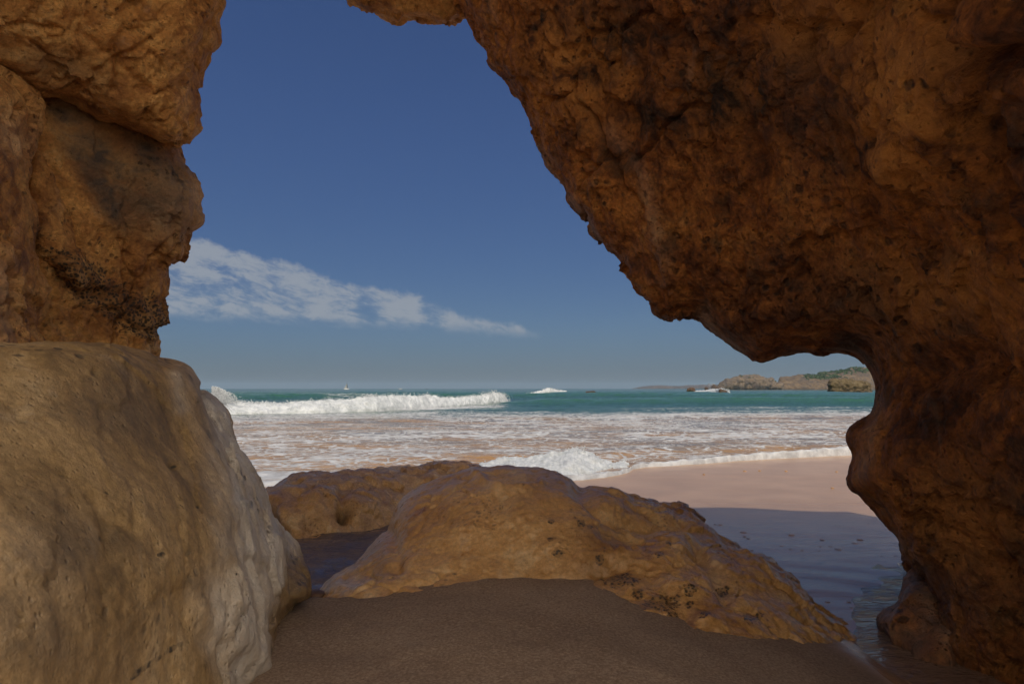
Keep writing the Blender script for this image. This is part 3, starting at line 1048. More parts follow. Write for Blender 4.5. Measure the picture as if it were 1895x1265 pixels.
ARCH_D = tps([(860, 20, 5.3), (960, 190, 5.3), (1050, 360, 5.2), (1200, 560, 4.9), (1300, 590, 4.8), (1400, 650, 4.6), (1600, 660, 4.2), (1615, 740, 4.0), (1580, 860, 3.9), (1620, 960, 3.9), (1700, 1080, 3.85),
              (1735, 1205, 3.80), (1800, 1230, 3.66), (1895, 1256, 3.50), (1895, 1000, 3.2), (1500, 500, 4.05), (1300, 250, 4.35), (1500, 200, 3.55), (1700, 500, 3.5), (1700, 850, 3.55),
              (1895, 600, 2.9), (1895, 300, 2.45), (1895, 0, 2.1), (1600, 0, 2.9), (1300, 0, 3.8), (1100, 0, 4.5), (2400, 600, 1.7), (2400, 1300, 1.9), (3300, 600, 0.8), (3300, 1700, 1.0), (2400, 0, 1.3),
              (1000, -600, 3.6), (1500, -600, 2.3), (2000, -600, 1.4), (3300, -1000, 0.6), (800, -1000, 3.0), (1760, 1500, 3.7), (2600, 1700, 1.6)])
KNOB = [(1625, 764), (1609, 773), (1593, 777), (1574, 791), (1566, 806), (1568, 821), (1580, 836), (1600, 850), (1640, 840), (1650, 790)]


def arch_relief(uv, p, nrm):
    d = 0
    # bands of hollows running down the overhang, broad ledges on the right
    for ln, w_, dp in (([(1190, 60), (1170, 200), (1150, 330), (1190, 460), (1215, 560)], 20, 0.07),
                       ([(1105, 150), (1110, 260), (1140, 370), (1170, 470), (1230, 540)], 13, 0.05),
                       ([(1395, 60), (1380, 220), (1420, 330)], 24, 0.05),
                       ([(1300, 590), (1270, 520), (1240, 430)], 16, 0.04),
                       ([(1770, 0), (1775, 70), (1830, 100), (1900, 103)], 24, 0.14),
                       ([(1840, 230), (1835, 330), (1870, 400), (1900, 430)], 16, 0.10),
                       ([(1700, 690), (1800, 655), (1840, 700)], 26, 0.10),
                       ([(1685, 770), (1690, 795)], 18, 0.06),
                       ([(1590, 915), (1680, 960), (1760, 990)], 10, 0.03)):
        d = d + groove(uv, ln, w_, dp)
    d = d + 0.10 * spot(uv, (1690, 180), 150, 110) + 0.07 * spot(uv, (1660, 330), 90, 60) + 0.12 * spot(uv, (1840, 40), 70, 50)
    d = d + 0.06 * spot(uv, (1690, 280), 60, 40) - 0.08 * spot(uv, (1560, 330), 90, 120) - 0.05 * spot(uv, (1500, 470), 60, 70)
    d = d + 0.05 * spot(uv, (1700, 560), 120, 40, 0.1) + 0.05 * spot(uv, (1830, 510), 60, 40)
    return d


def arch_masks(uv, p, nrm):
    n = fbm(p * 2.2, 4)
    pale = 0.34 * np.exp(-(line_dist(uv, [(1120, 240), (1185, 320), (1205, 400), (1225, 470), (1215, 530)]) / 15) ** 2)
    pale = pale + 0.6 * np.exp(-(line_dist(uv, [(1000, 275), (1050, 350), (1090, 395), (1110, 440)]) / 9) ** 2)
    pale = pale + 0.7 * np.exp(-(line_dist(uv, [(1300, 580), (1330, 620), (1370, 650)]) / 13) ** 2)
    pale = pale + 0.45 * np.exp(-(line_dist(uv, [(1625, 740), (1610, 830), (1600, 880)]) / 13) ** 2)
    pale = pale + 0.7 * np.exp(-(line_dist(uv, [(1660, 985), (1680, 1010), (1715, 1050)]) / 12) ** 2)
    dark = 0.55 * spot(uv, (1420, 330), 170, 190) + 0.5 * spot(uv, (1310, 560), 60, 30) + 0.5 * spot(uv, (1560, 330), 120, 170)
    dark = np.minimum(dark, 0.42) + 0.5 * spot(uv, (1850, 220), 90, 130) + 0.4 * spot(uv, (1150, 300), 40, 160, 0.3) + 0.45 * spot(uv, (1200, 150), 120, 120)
    stain_shade = 0.4 * spot(uv, (1560, 560), 210, 90, 0.2) + 0.5 * spot(uv, (1760, 1130), 190, 120) + 0.45 * spot(uv, (1500, 150), 80, 160)
    stain_shade = stain_shade + 0.6 * spot(uv, (1780, 30), 30, 90) + 0.35 * spot(uv, (1830, 900), 120, 60)
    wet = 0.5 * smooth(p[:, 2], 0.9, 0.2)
    orange_lit = 1.3 * spot(uv, (1690, 180), 110, 130) + 1.2 * spot(uv, (1500, 50), 90, 60) + 1.0 * spot(uv, (1760, 530), 130, 60) + 0.8 * spot(uv, (1060, 120), 110, 110) + 0.35 * spot(uv, (1330, 180), 90, 110) + 0.7 * spot(uv, (1760, 960), 140, 90)  # upper right patches paint warm light in; the others are orange stone
    dark = dark * (1 - 0.8 * np.clip(orange_lit, 0, 1))
    return {'orange_lit': orange_lit, 'pale': pale * (0.8 + 0.6 * n), 'dark': dark, 'stain_shade': stain_shade * (0.8 + 0.9 * n), 'wet': wet}


arch_root = empty('rock_arch', (4.5, 3.5, 0.1))
tag(arch_root, 'huge dark orange rock arch overhanging the beach on the right', 'rock arch')
DISP_ARCH = [('fbm', 0.9, 0.05, 4, (1, 1, 1)), ('ridge', 2.2, 0.035, 5, (1, 1, 0.7)), ('chip', 2.1, 0.055, 1, (1, 1, 0.8)), ('chip', 5.5, 0.021, 1, (1, 1, 0.8)), ('chip', 13, 0.012, 1, (1, 1, 1)), ('crack', 1.2, 0.08, 1, (1, 1, 0.7)), ('crack', 3.4, 0.035, 1, (1, 1, 0.7)), ('fbm', 8, 0.018, 4, (1, 1, 1)), ('pit', 8.0, 0.06, 1, (1, 1, 0.6)), ('pit', 4.0, 0.08, 1, (1, 1, 0.5)), ('pit', 15.0, 0.03, 1, (1, 1, 0.8))]
kd = lambda u, v: 4.15 + 0 * u
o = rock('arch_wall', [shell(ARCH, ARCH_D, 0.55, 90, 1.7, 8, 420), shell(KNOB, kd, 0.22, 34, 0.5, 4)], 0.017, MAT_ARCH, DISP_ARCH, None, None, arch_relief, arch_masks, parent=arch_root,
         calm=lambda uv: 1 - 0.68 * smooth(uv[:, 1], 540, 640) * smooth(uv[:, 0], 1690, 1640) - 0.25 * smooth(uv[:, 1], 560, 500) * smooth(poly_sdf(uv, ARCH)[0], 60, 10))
v_, _n = get_vn(o)
put_v(o, v_ - np.array(arch_root.location))

OVER = [(620, -160), (640, -20), (650, 1), (664, 8), (682, 14), (700, 18), (715, 25), (735, 33), (748, 31), (762, 30), (778, 33), (792, 35), (806, 41), (822, 43), (836, 45), (848, 39), (856, 28), (880, 40), (930, 80), (1000, 60), (1000, -160)]
o = rock('overhang', [shell(OVER, lambda u, v: 6.3 + 0 * u, 0.35, 40, 0.9, 5)], 0.03, MAT_CLIFF,
         [('fbm', 1.2, 0.05, 4, (1, 1, 1)), ('ridge', 4, 0.03, 4, (1, 1, 2)), ('chip', 4, 0.05, 1, (1, 1, 1.6)), ('chip', 9, 0.025, 1, (1, 1, 1.6)), ('fbm', 10, 0.015, 3, (1, 1, 1))], None, None, parent=arch_root)
v_, _n = get_vn(o)
put_v(o, v_ - np.array(arch_root.location))


# roof of the arch, over and behind the camera: unseen, shaped for its shade
def build_roof():
    xs = np.linspace(-9, 9, 121)
    ys = np.linspace(0, 1, 48)
    X, Yt = np.meshgrid(xs, ys)
    yf = 5.3 + 1.7 * smooth(X, 1.2, -0.6) + 0.16 * np.sin(X * 1.1 + 0.6) - 0.75 * smooth(X, 3.75, 4.05) + 0.10 * np.sin(X * 3.1)
    Y = -1.0 + Yt * (yf + 1.0)
    x, y = X.ravel(), Y.ravel()
    p3 = np.stack([x, y, 0 * x], -1)
    und = 7.6 + 0.12 * np.maximum(y + 1.0, 0) + 0.35 * fbm(p3 * 0.5, 4)
    low = 3.6 * smooth(x, 4.2, 6.5) + 2.6 * smooth(-x, 5.5, 7.5)
    und = und - low
    edge = np.minimum(smooth(Yt, 0, 0.12), smooth(Yt, 1, 0.86)).ravel()
    edge = np.minimum(edge, np.minimum(smooth(x, -9, -8), smooth(x, 9, 8)))
    topz = und + low + 0.25 + 1.3 * edge + 0.5 * edge * fbm(p3 * 0.4 + 8, 4)
    nv = len(x)
    f = grid_faces(len(ys), len(xs))
    v = np.concatenate([np.stack([x, y, und], -1), np.stack([x, y, topz], -1)])
    # side walls
    nr, nc = len(ys), len(xs)
    ring = np.concatenate([np.arange(nc), np.arange(1, nr) * nc + nc - 1, (nr - 1) * nc + np.arange(nc - 2, -1, -1), np.arange(nr - 2, 0, -1) * nc])
    nx = np.roll(ring, -1)
    side = np.stack([ring, nx, nx + nv, ring + nv], -1)
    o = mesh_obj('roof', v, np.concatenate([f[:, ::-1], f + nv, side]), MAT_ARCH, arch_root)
    vv, _ = get_vn(o)
    put_v(o, vv - np.array(arch_root.location))
    for a in ('pale', 'dark', 'stain_shade', 'wet', 'orange_lit'):
        set_attr(o, a, np.zeros(len(vv)))


build_roof()

# --- pale foot of rock beside the arch's pillar
FOOT = [(1700, 1058), (1690, 1066), (1679, 1083), (1674, 1100), (1669, 1115), (1656, 1125), (1641, 1134), (1636, 1146), (1635, 1157), (1647, 1172), (1660, 1190), (1690, 1230), (1760, 1260), (1790, 1180), (1760, 1110)]
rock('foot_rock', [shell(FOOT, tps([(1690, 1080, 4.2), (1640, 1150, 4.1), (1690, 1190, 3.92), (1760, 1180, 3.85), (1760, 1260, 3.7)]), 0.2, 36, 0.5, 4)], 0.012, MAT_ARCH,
     [('fbm', 2, 0.02, 3, (1, 1, 1)), ('ridge', 4, 0.045, 4, (1, 1, 0.4)), ('chip', 6, 0.035, 1, (1, 1, 0.5)), ('fbm', 16, 0.008, 3, (1, 1, 1))],
     'small pinkish brown rock at the foot of the arch pillar', 'rock', masks=lambda uv, p, n: {'pale': 0.35 + 0.6 * fbm(p * 6, 3), 'wet': 0.6 + 0 * p[:, 0]})

# --- the cliff on the left
UPPER = [(-700, -700), (440, -700), (420, -200), (402, 0), (402, 22), (400, 52), (399, 76), (390, 84), (383, 91), (381, 104), (376, 116), (370, 126), (362, 142), (354, 158), (357, 168), (361, 178), (361, 195), (359, 210), (352, 232), (344, 250),
         (335, 264), (328, 273), (305, 262), (278, 247), (250, 232), (215, 215), (180, 205), (130, 186), (95, 176), (65, 166), (30, 145), (0, 122), (-200, 40), (-700, 0)]
MID = [(40, 120), (65, 160), (130, 170), (200, 190), (250, 212), (290, 235), (328, 262), (332, 280), (334, 290), (341, 302), (348, 313), (352, 330), (361, 347), (363, 366), (362, 386), (366, 407), (356, 414), (344, 420), (340, 432), (336, 443),
       (335, 460), (334, 476), (318, 480), (305, 484), (304, 503), (300, 518), (297, 532), (293, 544), (288, 558), (290, 570), (291, 580), (287, 594), (283, 606), (282, 630), (283, 655), (284, 800), (20, 800), (30, 500), (30, 250)]
SIDE = [(-700, 40), (-100, 90), (0, 128), (28, 148), (58, 172), (66, 200), (62, 225), (52, 262), (44, 300), (42, 340), (60, 385), (66, 430), (58, 470), (70, 500), (76, 520), (70, 560), (66, 600), (80, 660), (90, 800), (-700, 800)]
FIN = [(60, 260), (75, 262), (95, 300), (112, 345), (122, 385), (133, 420), (138, 450), (150, 490), (165, 520), (150, 540), (110, 500), (70, 470), (50, 380), (48, 300)]
CL = {'u': tps([(400, 0, 5.6), (330, 270, 5.7), (100, 100, 4.9), (0, 0, 4.4), (65, 165, 4.95), (200, 200, 5.3), (-700, 0, 2.6), (-700, -700, 2.2), (400, -700, 4.6), (200, -200, 4.6)]),
      'm': tps([(350, 380, 6.3), (330, 270, 6.2), (285, 600, 6.5), (200, 300, 5.9), (80, 200, 5.5), (60, 600, 5.4), (180, 480, 6.05), (180, 600, 6.1), (283, 780, 6.5)]),
      's': tps([(60, 200, 4.95), (0, 200, 4.6), (0, 400, 4.5), (60, 430, 5.0), (0, 600, 4.3), (70, 600, 4.8), (-700, 300, 2.3), (-700, 700, 2.2)])}


def cliff_relief(uv, p, nrm):
    d = 0
    for ln, w_, dp in (([(62, 262), (85, 290), (108, 335), (120, 370), (134, 420), (140, 455)], 5, 0.05),
                       ([(215, 95), (228, 130), (215, 165)], 14, 0.07), ([(0, 62), (60, 52), (105, 56)], 6, 0.05),
                       ([(150, 60), (190, 95), (170, 70)], 6, 0.04), ([(400, 30), (330, 90), (250, 170)], 16, 0.03),
                       ([(390, 95), (320, 160), (270, 215)], 14, 0.03), ([(345, 10), (290, 50), (225, 110)], 9, 0.035), ([(190, 205), (240, 180), (290, 170)], 14, -0.03)):
        d = d + groove(uv, ln, w_, dp)
    d = d + 0.09 * spot(uv, (300, 60), 90, 50, -0.8) - 0.08 * spot(uv, (120, 120), 120, 40, 0.2)
    up = smooth(uv[:, 1] - 0.45 * uv[:, 0], 130, 60) * smooth(uv[:, 0], 150, 230)
    w_ = (uv[:, 0] * 0.62 + uv[:, 1] * 0.78) / 46.0
    rib = fbm(np.stack([w_, (uv[:, 0] * 0.78 - uv[:, 1] * 0.62) / 260.0, 0 * w_], -1), 4, ridged=True)
    d = d + 0.055 * up * rib
    lower = smooth(uv[:, 1], 430, 560)
    f1, _ = worley(p * np.array((7, 7, 5.5)))
    d = d + lower * 0.09 * (0.5 - f1) + lower * 0.04 * fbm(p * 9, 3)
    return d


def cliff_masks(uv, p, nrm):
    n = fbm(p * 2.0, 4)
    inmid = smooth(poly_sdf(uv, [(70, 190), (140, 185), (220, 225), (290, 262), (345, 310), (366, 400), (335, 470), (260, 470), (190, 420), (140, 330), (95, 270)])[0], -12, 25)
    stain_shade = inmid * (0.75 + 0.9 * n) * smooth(uv[:, 1] + 30 * n, 480, 380)
    stain_shade = stain_shade + 0.5 * spot(uv, (110, 130), 110, 35, 0.25)
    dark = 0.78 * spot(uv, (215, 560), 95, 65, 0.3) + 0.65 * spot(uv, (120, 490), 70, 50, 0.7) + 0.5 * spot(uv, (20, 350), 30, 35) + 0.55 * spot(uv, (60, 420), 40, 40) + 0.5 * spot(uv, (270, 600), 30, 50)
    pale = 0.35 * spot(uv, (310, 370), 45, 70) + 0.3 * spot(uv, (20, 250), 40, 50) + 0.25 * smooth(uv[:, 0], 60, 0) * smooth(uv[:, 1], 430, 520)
    return {'stain_shade': stain_shade, 'dark': dark, 'pale': pale}


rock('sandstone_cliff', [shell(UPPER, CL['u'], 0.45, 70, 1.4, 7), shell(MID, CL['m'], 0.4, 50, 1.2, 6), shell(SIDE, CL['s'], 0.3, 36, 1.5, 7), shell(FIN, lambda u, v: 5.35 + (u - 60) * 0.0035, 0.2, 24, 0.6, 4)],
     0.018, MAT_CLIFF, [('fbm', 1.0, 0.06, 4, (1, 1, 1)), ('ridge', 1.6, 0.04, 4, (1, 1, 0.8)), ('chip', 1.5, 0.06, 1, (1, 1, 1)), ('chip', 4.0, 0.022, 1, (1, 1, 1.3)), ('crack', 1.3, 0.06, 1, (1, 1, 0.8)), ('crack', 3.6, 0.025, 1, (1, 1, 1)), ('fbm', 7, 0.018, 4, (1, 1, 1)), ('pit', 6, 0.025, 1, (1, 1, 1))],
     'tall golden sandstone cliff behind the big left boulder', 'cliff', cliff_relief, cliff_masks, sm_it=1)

# --- the big boulder on the left
BOULD = [(-900, 560), (-300, 620), (0, 635), (40, 633), (90, 629), (130, 630), (200, 637), (231, 646), (260, 651), (287, 655), (306, 662), (321, 669), (336, 682), (347, 696), (356, 707), (364, 719), (374, 742), (386, 768), (400, 795), (420, 822),
         (432, 838), (447, 853), (458, 868), (468, 885), (477, 901), (485, 917), (493, 932), (501, 948), (514, 970), (526, 990), (532, 1015), (534, 1050), (536, 1090), (532, 1125), (520, 1150), (506, 1187), (494, 1212), (474, 1232), (458, 1265), (440, 1330), (400, 1600), (-900, 1900)]
SHOULD = [(330, 690), (364, 719), (376, 724), (389, 734), (400, 744), (411, 757), (417, 768), (421, 780), (424, 798), (428, 820), (440, 850), (420, 900), (340, 880)]
TOE = [(500, 985), (526, 990), (537, 1010), (548, 1032), (558, 1050), (567, 1066), (573, 1083), (572, 1094), (564, 1104), (550, 1115), (536, 1127), (520, 1160), (500, 1240), (470, 1200), (470, 1050)]
BD = tps([(0, 640, 2.05), (200, 650, 2.35), (340, 700, 2.75), (400, 800, 2.95), (470, 900, 3.15), (530, 1010, 3.35), (0, 900, 1.62), (0, 1265, 1.38), (200, 900, 1.95), (200, 1265, 1.75), (330, 1265, 2.10), (330, 900, 2.30),
          (380, 1000, 2.42), (410, 1130, 2.42), (450, 1250, 2.62), (520, 1130, 3.10), (-900, 900, 0.75), (-900, 1600, 0.7), (-300, 700, 1.6), (-300, 1265, 1.1), (300, 1500, 1.95)])


def boulder_relief(uv, p, nrm):
    d = 0
    d = d + groove(uv, [(366, 722), (372, 745), (388, 790), (400, 815), (425, 840)], 6, 0.03)
    d = d + groove(uv, [(455, 1040), (480, 1100), (490, 1170)], 9, 0.02) + groove(uv, [(330, 1100), (360, 1170), (420, 1230)], 22, 0.02)
    d = d + 0.035 * np.exp(-(line_dist(uv, [(330, 700), (372, 800), (400, 900), (392, 1000), (425, 1110), (462, 1230)]) / 26) ** 2)
    d = d + 0.02 * np.exp(-(line_dist(uv, [(500, 1000), (515, 1060), (518, 1120)]) / 12) ** 2)
    # chiselled flakes on the pale right flank
    q = p * np.array((3.2, 3.2, 3.2))
    fl = fbm(np.stack([q[:, 0] + q[:, 2] * 0.8, q[:, 1], q[:, 2] * 0.5 - q[:, 0] * 0.4], -1) * 2.0, 4, ridged=True)
    d = d + (0.022 * fl + 0.022 * chips(p * np.array((5.0, 5.0, 3.2)) + 0.2 * np.stack([fbm(p * 5 + k * 7, 3) for k in range(3)], -1), 0.8)) * smooth(uv[:, 0] - np.interp(uv[:, 1], [640, 800, 1000, 1250], [340, 380, 360, 330]), 0, 60)
    hr = np.random.default_rng(31)
    for k in range(30):
        c = (hr.uniform(10, 470), hr.uniform(680, 1255))
        d = d - hr.uniform(0.008, 0.02) * spot(uv, c, 1.6 + 5.5 * hr.random() ** 2, 2.0 + 6 * hr.random() ** 2, hr.uniform(0, 3))
    return d


def boulder_masks(uv, p, nrm):
    n = fbm(p * 2.5, 4)
    edge = np.interp(uv[:, 1], [640, 760, 900, 1000, 1100, 1200, 1265], [330, 365, 385, 370, 350, 370, 395])
    fl = smooth(uv[:, 0] - edge + 50 * n, -30, 60)
    pale = fl * (0.85 + 0.8 * n) + 0.4 * np.exp(-(line_dist(uv, [(315, 700), (330, 760)]) / 10) ** 2)  # right flank paler: its sky sheen is painted into the colour
    toe = smooth(uv[:, 0] + 0.25 * (uv[:, 1] - 1000), 520, 545) * smooth(uv[:, 1], 1010, 1050)
    pale = pale * (1 - toe)
    hr = np.random.default_rng(31)
    dark = 0 * n
    for k in range(30):
        c = (hr.uniform(10, 470), hr.uniform(680, 1255))
        hr.uniform(0.008, 0.02)
        dark = np.maximum(dark, 1.3 * spot(uv, c, 1.6 + 5.5 * hr.random() ** 2, 2.0 + 6 * hr.random() ** 2, hr.uniform(0, 3)))  # paints shade into the same holes that the relief sinks
    dark = dark + 0.8 * np.exp(-(line_dist(uv, [(245, 1255), (280, 1225), (335, 1190)]) / 7) ** 2)
    stain_shade = (0.5 + 0.8 * n) * spot(uv, (120, 1000), 150, 130) + (0.45 + 0.8 * n) * spot(uv, (170, 760), 150, 70) + (0.4 + 0.8 * n) * spot(uv, (100, 1200), 200, 80) + 0.35 * toe
    wet = 0.6 * smooth(uv[:, 0] - edge, 0, 90) + 0.25
    return {'pale': pale, 'dark': dark, 'stain_shade': stain_shade, 'wet': wet}


rock('boulder', [shell(BOULD, BD, 0.28, 60, 1.1, 8, 260), shell(SHOULD, lambda u, v: 3.15 + 0 * u, 0.25, 40, 0.7, 4), shell(TOE, lambda u, v: 3.42 - (v - 1080) * 0.0028, 0.2, 40, 0.5, 4)], 0.013, MAT_BOULDER,
     [('fbm', 1.2, 0.03, 3, (1, 1, 1)), ('fbm', 4, 0.014, 4, (1, 1, 0.6)), ('ridge', 3.0, 0.012, 4, (1, 1, 0.45)), ('chip', 3.0, 0.010, 1, (1, 1, 0.6)), ('crack', 1.7, 0.022, 1, (1, 1, 0.6)), ('fbm', 14, 0.006, 3, (1, 1, 0.6))],
     'massive smooth tan boulder filling the lower left corner', 'boulder', boulder_relief, boulder_masks, sm_it=6)

# --- the low rock in the middle
LOW = [(575, 1107), (589, 1094), (600, 1076), (619, 1061), (636, 1052), (653, 1044), (678, 1023), (703, 997), (714, 985), (722, 968), (728, 948), (737, 932), (748, 921), (762, 911), (780, 901), (800, 892), (820, 884), (838, 879), (865, 873), (893, 868), (915, 867),
       (936, 866), (960, 866), (985, 868), (1010, 871), (1033, 876), (1050, 882), (1064, 889), (1082, 893), (1100, 896), (1122, 900), (1144, 905), (1168, 912), (1193, 921), (1220, 927), (1250, 931), (1268, 935), (1284, 946), (1299, 961), (1312, 973), (1327, 985), (1344, 997), (1362, 1009),
       (1376, 1018), (1392, 1026), (1408, 1029), (1425, 1036), (1440, 1046), (1453, 1057), (1467, 1070), (1480, 1084), (1490, 1095), (1500, 1107), (1512, 1120), (1524, 1131), (1542, 1141), (1559, 1150), (1572, 1158), (1583, 1167), (1594, 1176), (1598, 1184), (1590, 1200), (1560, 1260), (1480, 1330), (1100, 1330), (640, 1230), (570, 1150)]
LD = tps([(590, 1100, 3.98), (640, 1080, 3.9), (640, 1115, 3.80), (700, 1030, 4.2), (690, 1109, 3.72), (750, 930, 4.75), (760, 1000, 4.3), (760, 1095, 3.78), (860, 900, 4.6), (870, 1000, 4.2), (870, 1078, 3.92), (960, 880, 4.65), (960, 960, 4.3), (957, 1075, 3.95), (1050, 900, 4.6), (1050, 1000, 4.15),
          (1030, 1075, 3.93), (1000, 1095, 3.82), (1104, 1132, 3.60), (1100, 960, 4.3), (1200, 940, 4.8), (1200, 1000, 4.35), (1230, 1149, 3.54), (1250, 1060, 3.9), (1300, 970, 4.7), (1340, 1050, 4.1), (1347, 1178, 3.48), (1400, 1040, 4.5), (1460, 1120, 4.0), (1464, 1197, 3.56), (1550, 1165, 4.0), (1555, 1213, 3.85), (1590, 1185, 3.98),
          (1100, 1320, 3.0), (1480, 1320, 3.2), (700, 1220, 3.3)])


def low_relief(uv, p, nrm):
    d = groove(uv, [(1075, 905), (1110, 940), (1150, 962), (1200, 968), (1260, 975)], 15, 0.07)
    d = d + groove(uv, [(905, 885), (940, 893), (990, 888)], 9, 0.04) + 0.04 * np.exp(-(line_dist(uv, [(880, 880), (930, 902), (1000, 893)]) / 8) ** 2)
    d = d + groove(uv, [(1290, 1020), (1325, 1060), (1345, 1110)], 16, 0.05) + groove(uv, [(724, 985), (735, 1020), (738, 1052)], 12, 0.03)
    d = d + groove(uv, [(1010, 1090), (1070, 1070), (1130, 1045)], 14, 0.05) + groove(uv, [(1120, 990), (1180, 990), (1240, 1015)], 16, 0.035)
    d = d + groove(uv, [(640, 1070), (700, 1055), (735, 1050)], 10, 0.03) + groove(uv, [(1190, 1065), (1240, 1100), (1270, 1140)], 16, 0.03)
    d = d + 0.05 * spot(uv, (1230, 1010), 50, 26) + 0.05 * spot(uv, (1395, 1060), 50, 26, 0.6) + 0.04 * spot(uv, (880, 960), 110, 50)
    right = smooth(uv[:, 0], 1040, 1160)
    f1, _ = worley(p * 5.0)
    d = d + right * (0.035 * (0.5 - f1) + 0.02 * fbm(p * 7, 4) + 0.03 * chips(p * 3.6 + 0.1 * np.stack([fbm(p * 6 + k * 7, 3) for k in range(3)], -1), 0.8) + 0.012 * chips(p * 8.5, 0.8))
    return d


def low_masks(uv, p, nrm):
    n = fbm(p * 3, 4)
    dark = 0 * n
    hr = np.random.default_rng(12)
    for c, s_ in (((1145, 1068), 26), ((1165, 1075), 18), ((1120, 1065), 14), ((1110, 1035), 10), ((1225, 1118), 30), ((1200, 1125), 20), ((1245, 1112), 18), ((1245, 1140), 14), ((1340, 1085), 14), ((1383, 1150), 18), ((1400, 1145), 10), ((1055, 1090), 8), ((1035, 1025), 12),
                  ((1093, 975), 8), ((1075, 970), 9), ((1020, 968), 7), ((887, 955), 5), ((1020, 1000), 7), ((1275, 1100), 12), ((1300, 1150), 12), ((1220, 1035), 8), ((1235, 1018), 7), ((1180, 1100), 12), ((840, 1062), 5), ((1275, 1120), 10)):
        dark = np.maximum(dark, 1.0 * spot(uv, c, s_ * 1.25, s_ * 0.95))
    stain_shade = 0.3 * spot(uv, (1100, 1050), 50, 20, -0.2) + 0.35 * spot(uv, (1120, 985), 60, 25) + 0.25 * spot(uv, (700, 1040), 30, 40)
    pale = 0.5 * smooth(p[:, 2] + 0.1 * n, 0.72, 1.0) * 0.3 + 0.35 * spot(uv, (620, 1075), 40, 25) + 0.35 * np.exp(-(line_dist(uv, [(1260, 1010), (1320, 1010), (1330, 1080)]) / 20) ** 2)
    wet = 0.75 * smooth(nrm[:, 2], 0.1, 0.8) + 0.4 * smooth(uv[:, 0], 1150, 1350) + 0.4 * smooth(uv[:, 0], 700, 620)
    return {'dark': dark, 'stain_shade': stain_shade, 'pale': pale, 'wet': wet}


rock('low_rock', [shell(LOW, LD, 0.45, 46, 0.7, 5)], 0.0105, MAT_LOW,
     [('fbm', 1.5, 0.03, 3, (1, 1, 1)), ('fbm', 4.5, 0.022, 4, (1, 1, 1)), ('ridge', 3, 0.014, 4, (1, 1, 1)), ('chip', 4.5, 0.005, 1, (1, 1, 1.2)), ('fbm', 14, 0.006, 4, (1, 1, 1)), ('crack', 1.8, 0.02, 1, (1, 1, 1)), ('pit', 10, 0.014, 1, (1, 1, 1)), ('pit', 22, 0.008, 1, (1, 1, 1))],
     'broad low brown rock with black growth in the center foreground', 'rock', low_relief, low_masks, sm_it=4)

# --- the wet rock behind it
BACK = [(480, 930), (486, 915), (500, 903), (514, 894), (530, 886), (545, 880), (560, 877), (580, 875), (598, 876), (632, 878), (668, 876), (703, 871), (735, 869), (767, 864), (782, 864), (796, 860), (812, 858), (830, 856), (855, 855), (868, 857), (880, 862), (893, 868), (950, 900), (980, 980), (700, 1040), (540, 1040), (530, 1005), (526, 990), (509, 964), (496, 938)]
BKD = tps([(500, 910, 7.4), (535, 1000, 6.85), (520, 950, 6.95), (640, 982, 7.15), (640, 930, 7.3), (600, 890, 7.9), (690, 970, 7.45), (700, 930, 7.65), (700, 885, 8.3), (800, 880, 8.5), (860, 865, 8.8), (770, 960, 7.8), (950, 960, 8.0), (620, 1040, 6.9), (540, 1040, 6.6)])


def back_relief(uv, p, nrm):
    d = groove(uv, [(632, 920), (634, 935), (637, 955)], 9, 0.10) - 0.18 * spot(uv, (636, 952), 11, 12)
    d = d + 0.12 * spot(uv, (585, 935), 42, 26) + 0.10 * spot(uv, (690, 940), 45, 26) + 0.08 * spot(uv, (675, 897), 28, 12) - 0.08 * spot(uv, (640, 905), 30, 10)
    f1, _ = worley(p * 4)
    return d + 0.05 * (0.5 - f1)


rock('wet_rock', [shell(BACK, BKD, 0.5, 30, 1.0, 4)], 0.017, MAT_LOW,
     [('fbm', 1.3, 0.05, 4, (1, 1, 1)), ('ridge', 3.5, 0.04, 4, (1, 1, 1)), ('chip', 4.0, 0.04, 1, (1, 1, 1)), ('fbm', 11, 0.018, 4, (1, 1, 1)), ('pit', 8, 0.02, 1, (1, 1, 1))],
     'wet brown rock with a dark hole behind the low center rock', 'rock', back_relief,
     lambda uv, p, n: {'wet': 0.9 * smooth(n[:, 2], 0.0, 0.6) + 0.2, 'stain_shade': 0.4 * smooth(n[:, 2], 0.5, 0.0) + 0.9 * spot(uv, (636, 952), 13, 13)}, sm_it=2)  # darker on steep faces; the round spot paints the hole's inner shade


# --- small loose stones
def pebble(name, loc, r, flat, seed, mat, label, cat, group=None, tilt=0.0):
    rr = np.random.default_rng(seed)
    nu, nv = 20, 12
    th = np.linspace(0, 2 * np.pi, nu, endpoint=False)
    ph = np.linspace(-np.pi / 2, np.pi / 2, nv)[1:-1]
    v = [(math.cos(p) * math.cos(t), math.cos(p) * math.sin(t), math.sin(p)) for p in ph for t in th] + [(0, 0, -1), (0, 0, 1)]
    v = np.array(v)
    v = v * (1 + 0.28 * fbm(v * 1.4 + seed * 3.7, 4))[:, None] * np.array((r * rr.uniform(0.9, 1.4), r * rr.uniform(0.8, 1.1), r * flat))
    m_ = nv - 2
    f = []
    for i in range(m_ - 1):
        for j in range(nu):
            a, b = i * nu + j, i * nu + (j + 1) % nu
            f.append((a, b, b + nu, a + nu))
    for j in range(nu):
        f.append((m_ * nu, (j + 1) % nu, j))
        f.append((m_ * nu + 1, (m_ - 1) * nu + j, (m_ - 1) * nu + (j + 1) % nu))
    o = mesh_obj(name, v, f, mat)
    o.location = loc
    o.rotation_euler = (tilt, 0, rr.uniform(0, 6.3))
    return tag(o, label, cat, group)


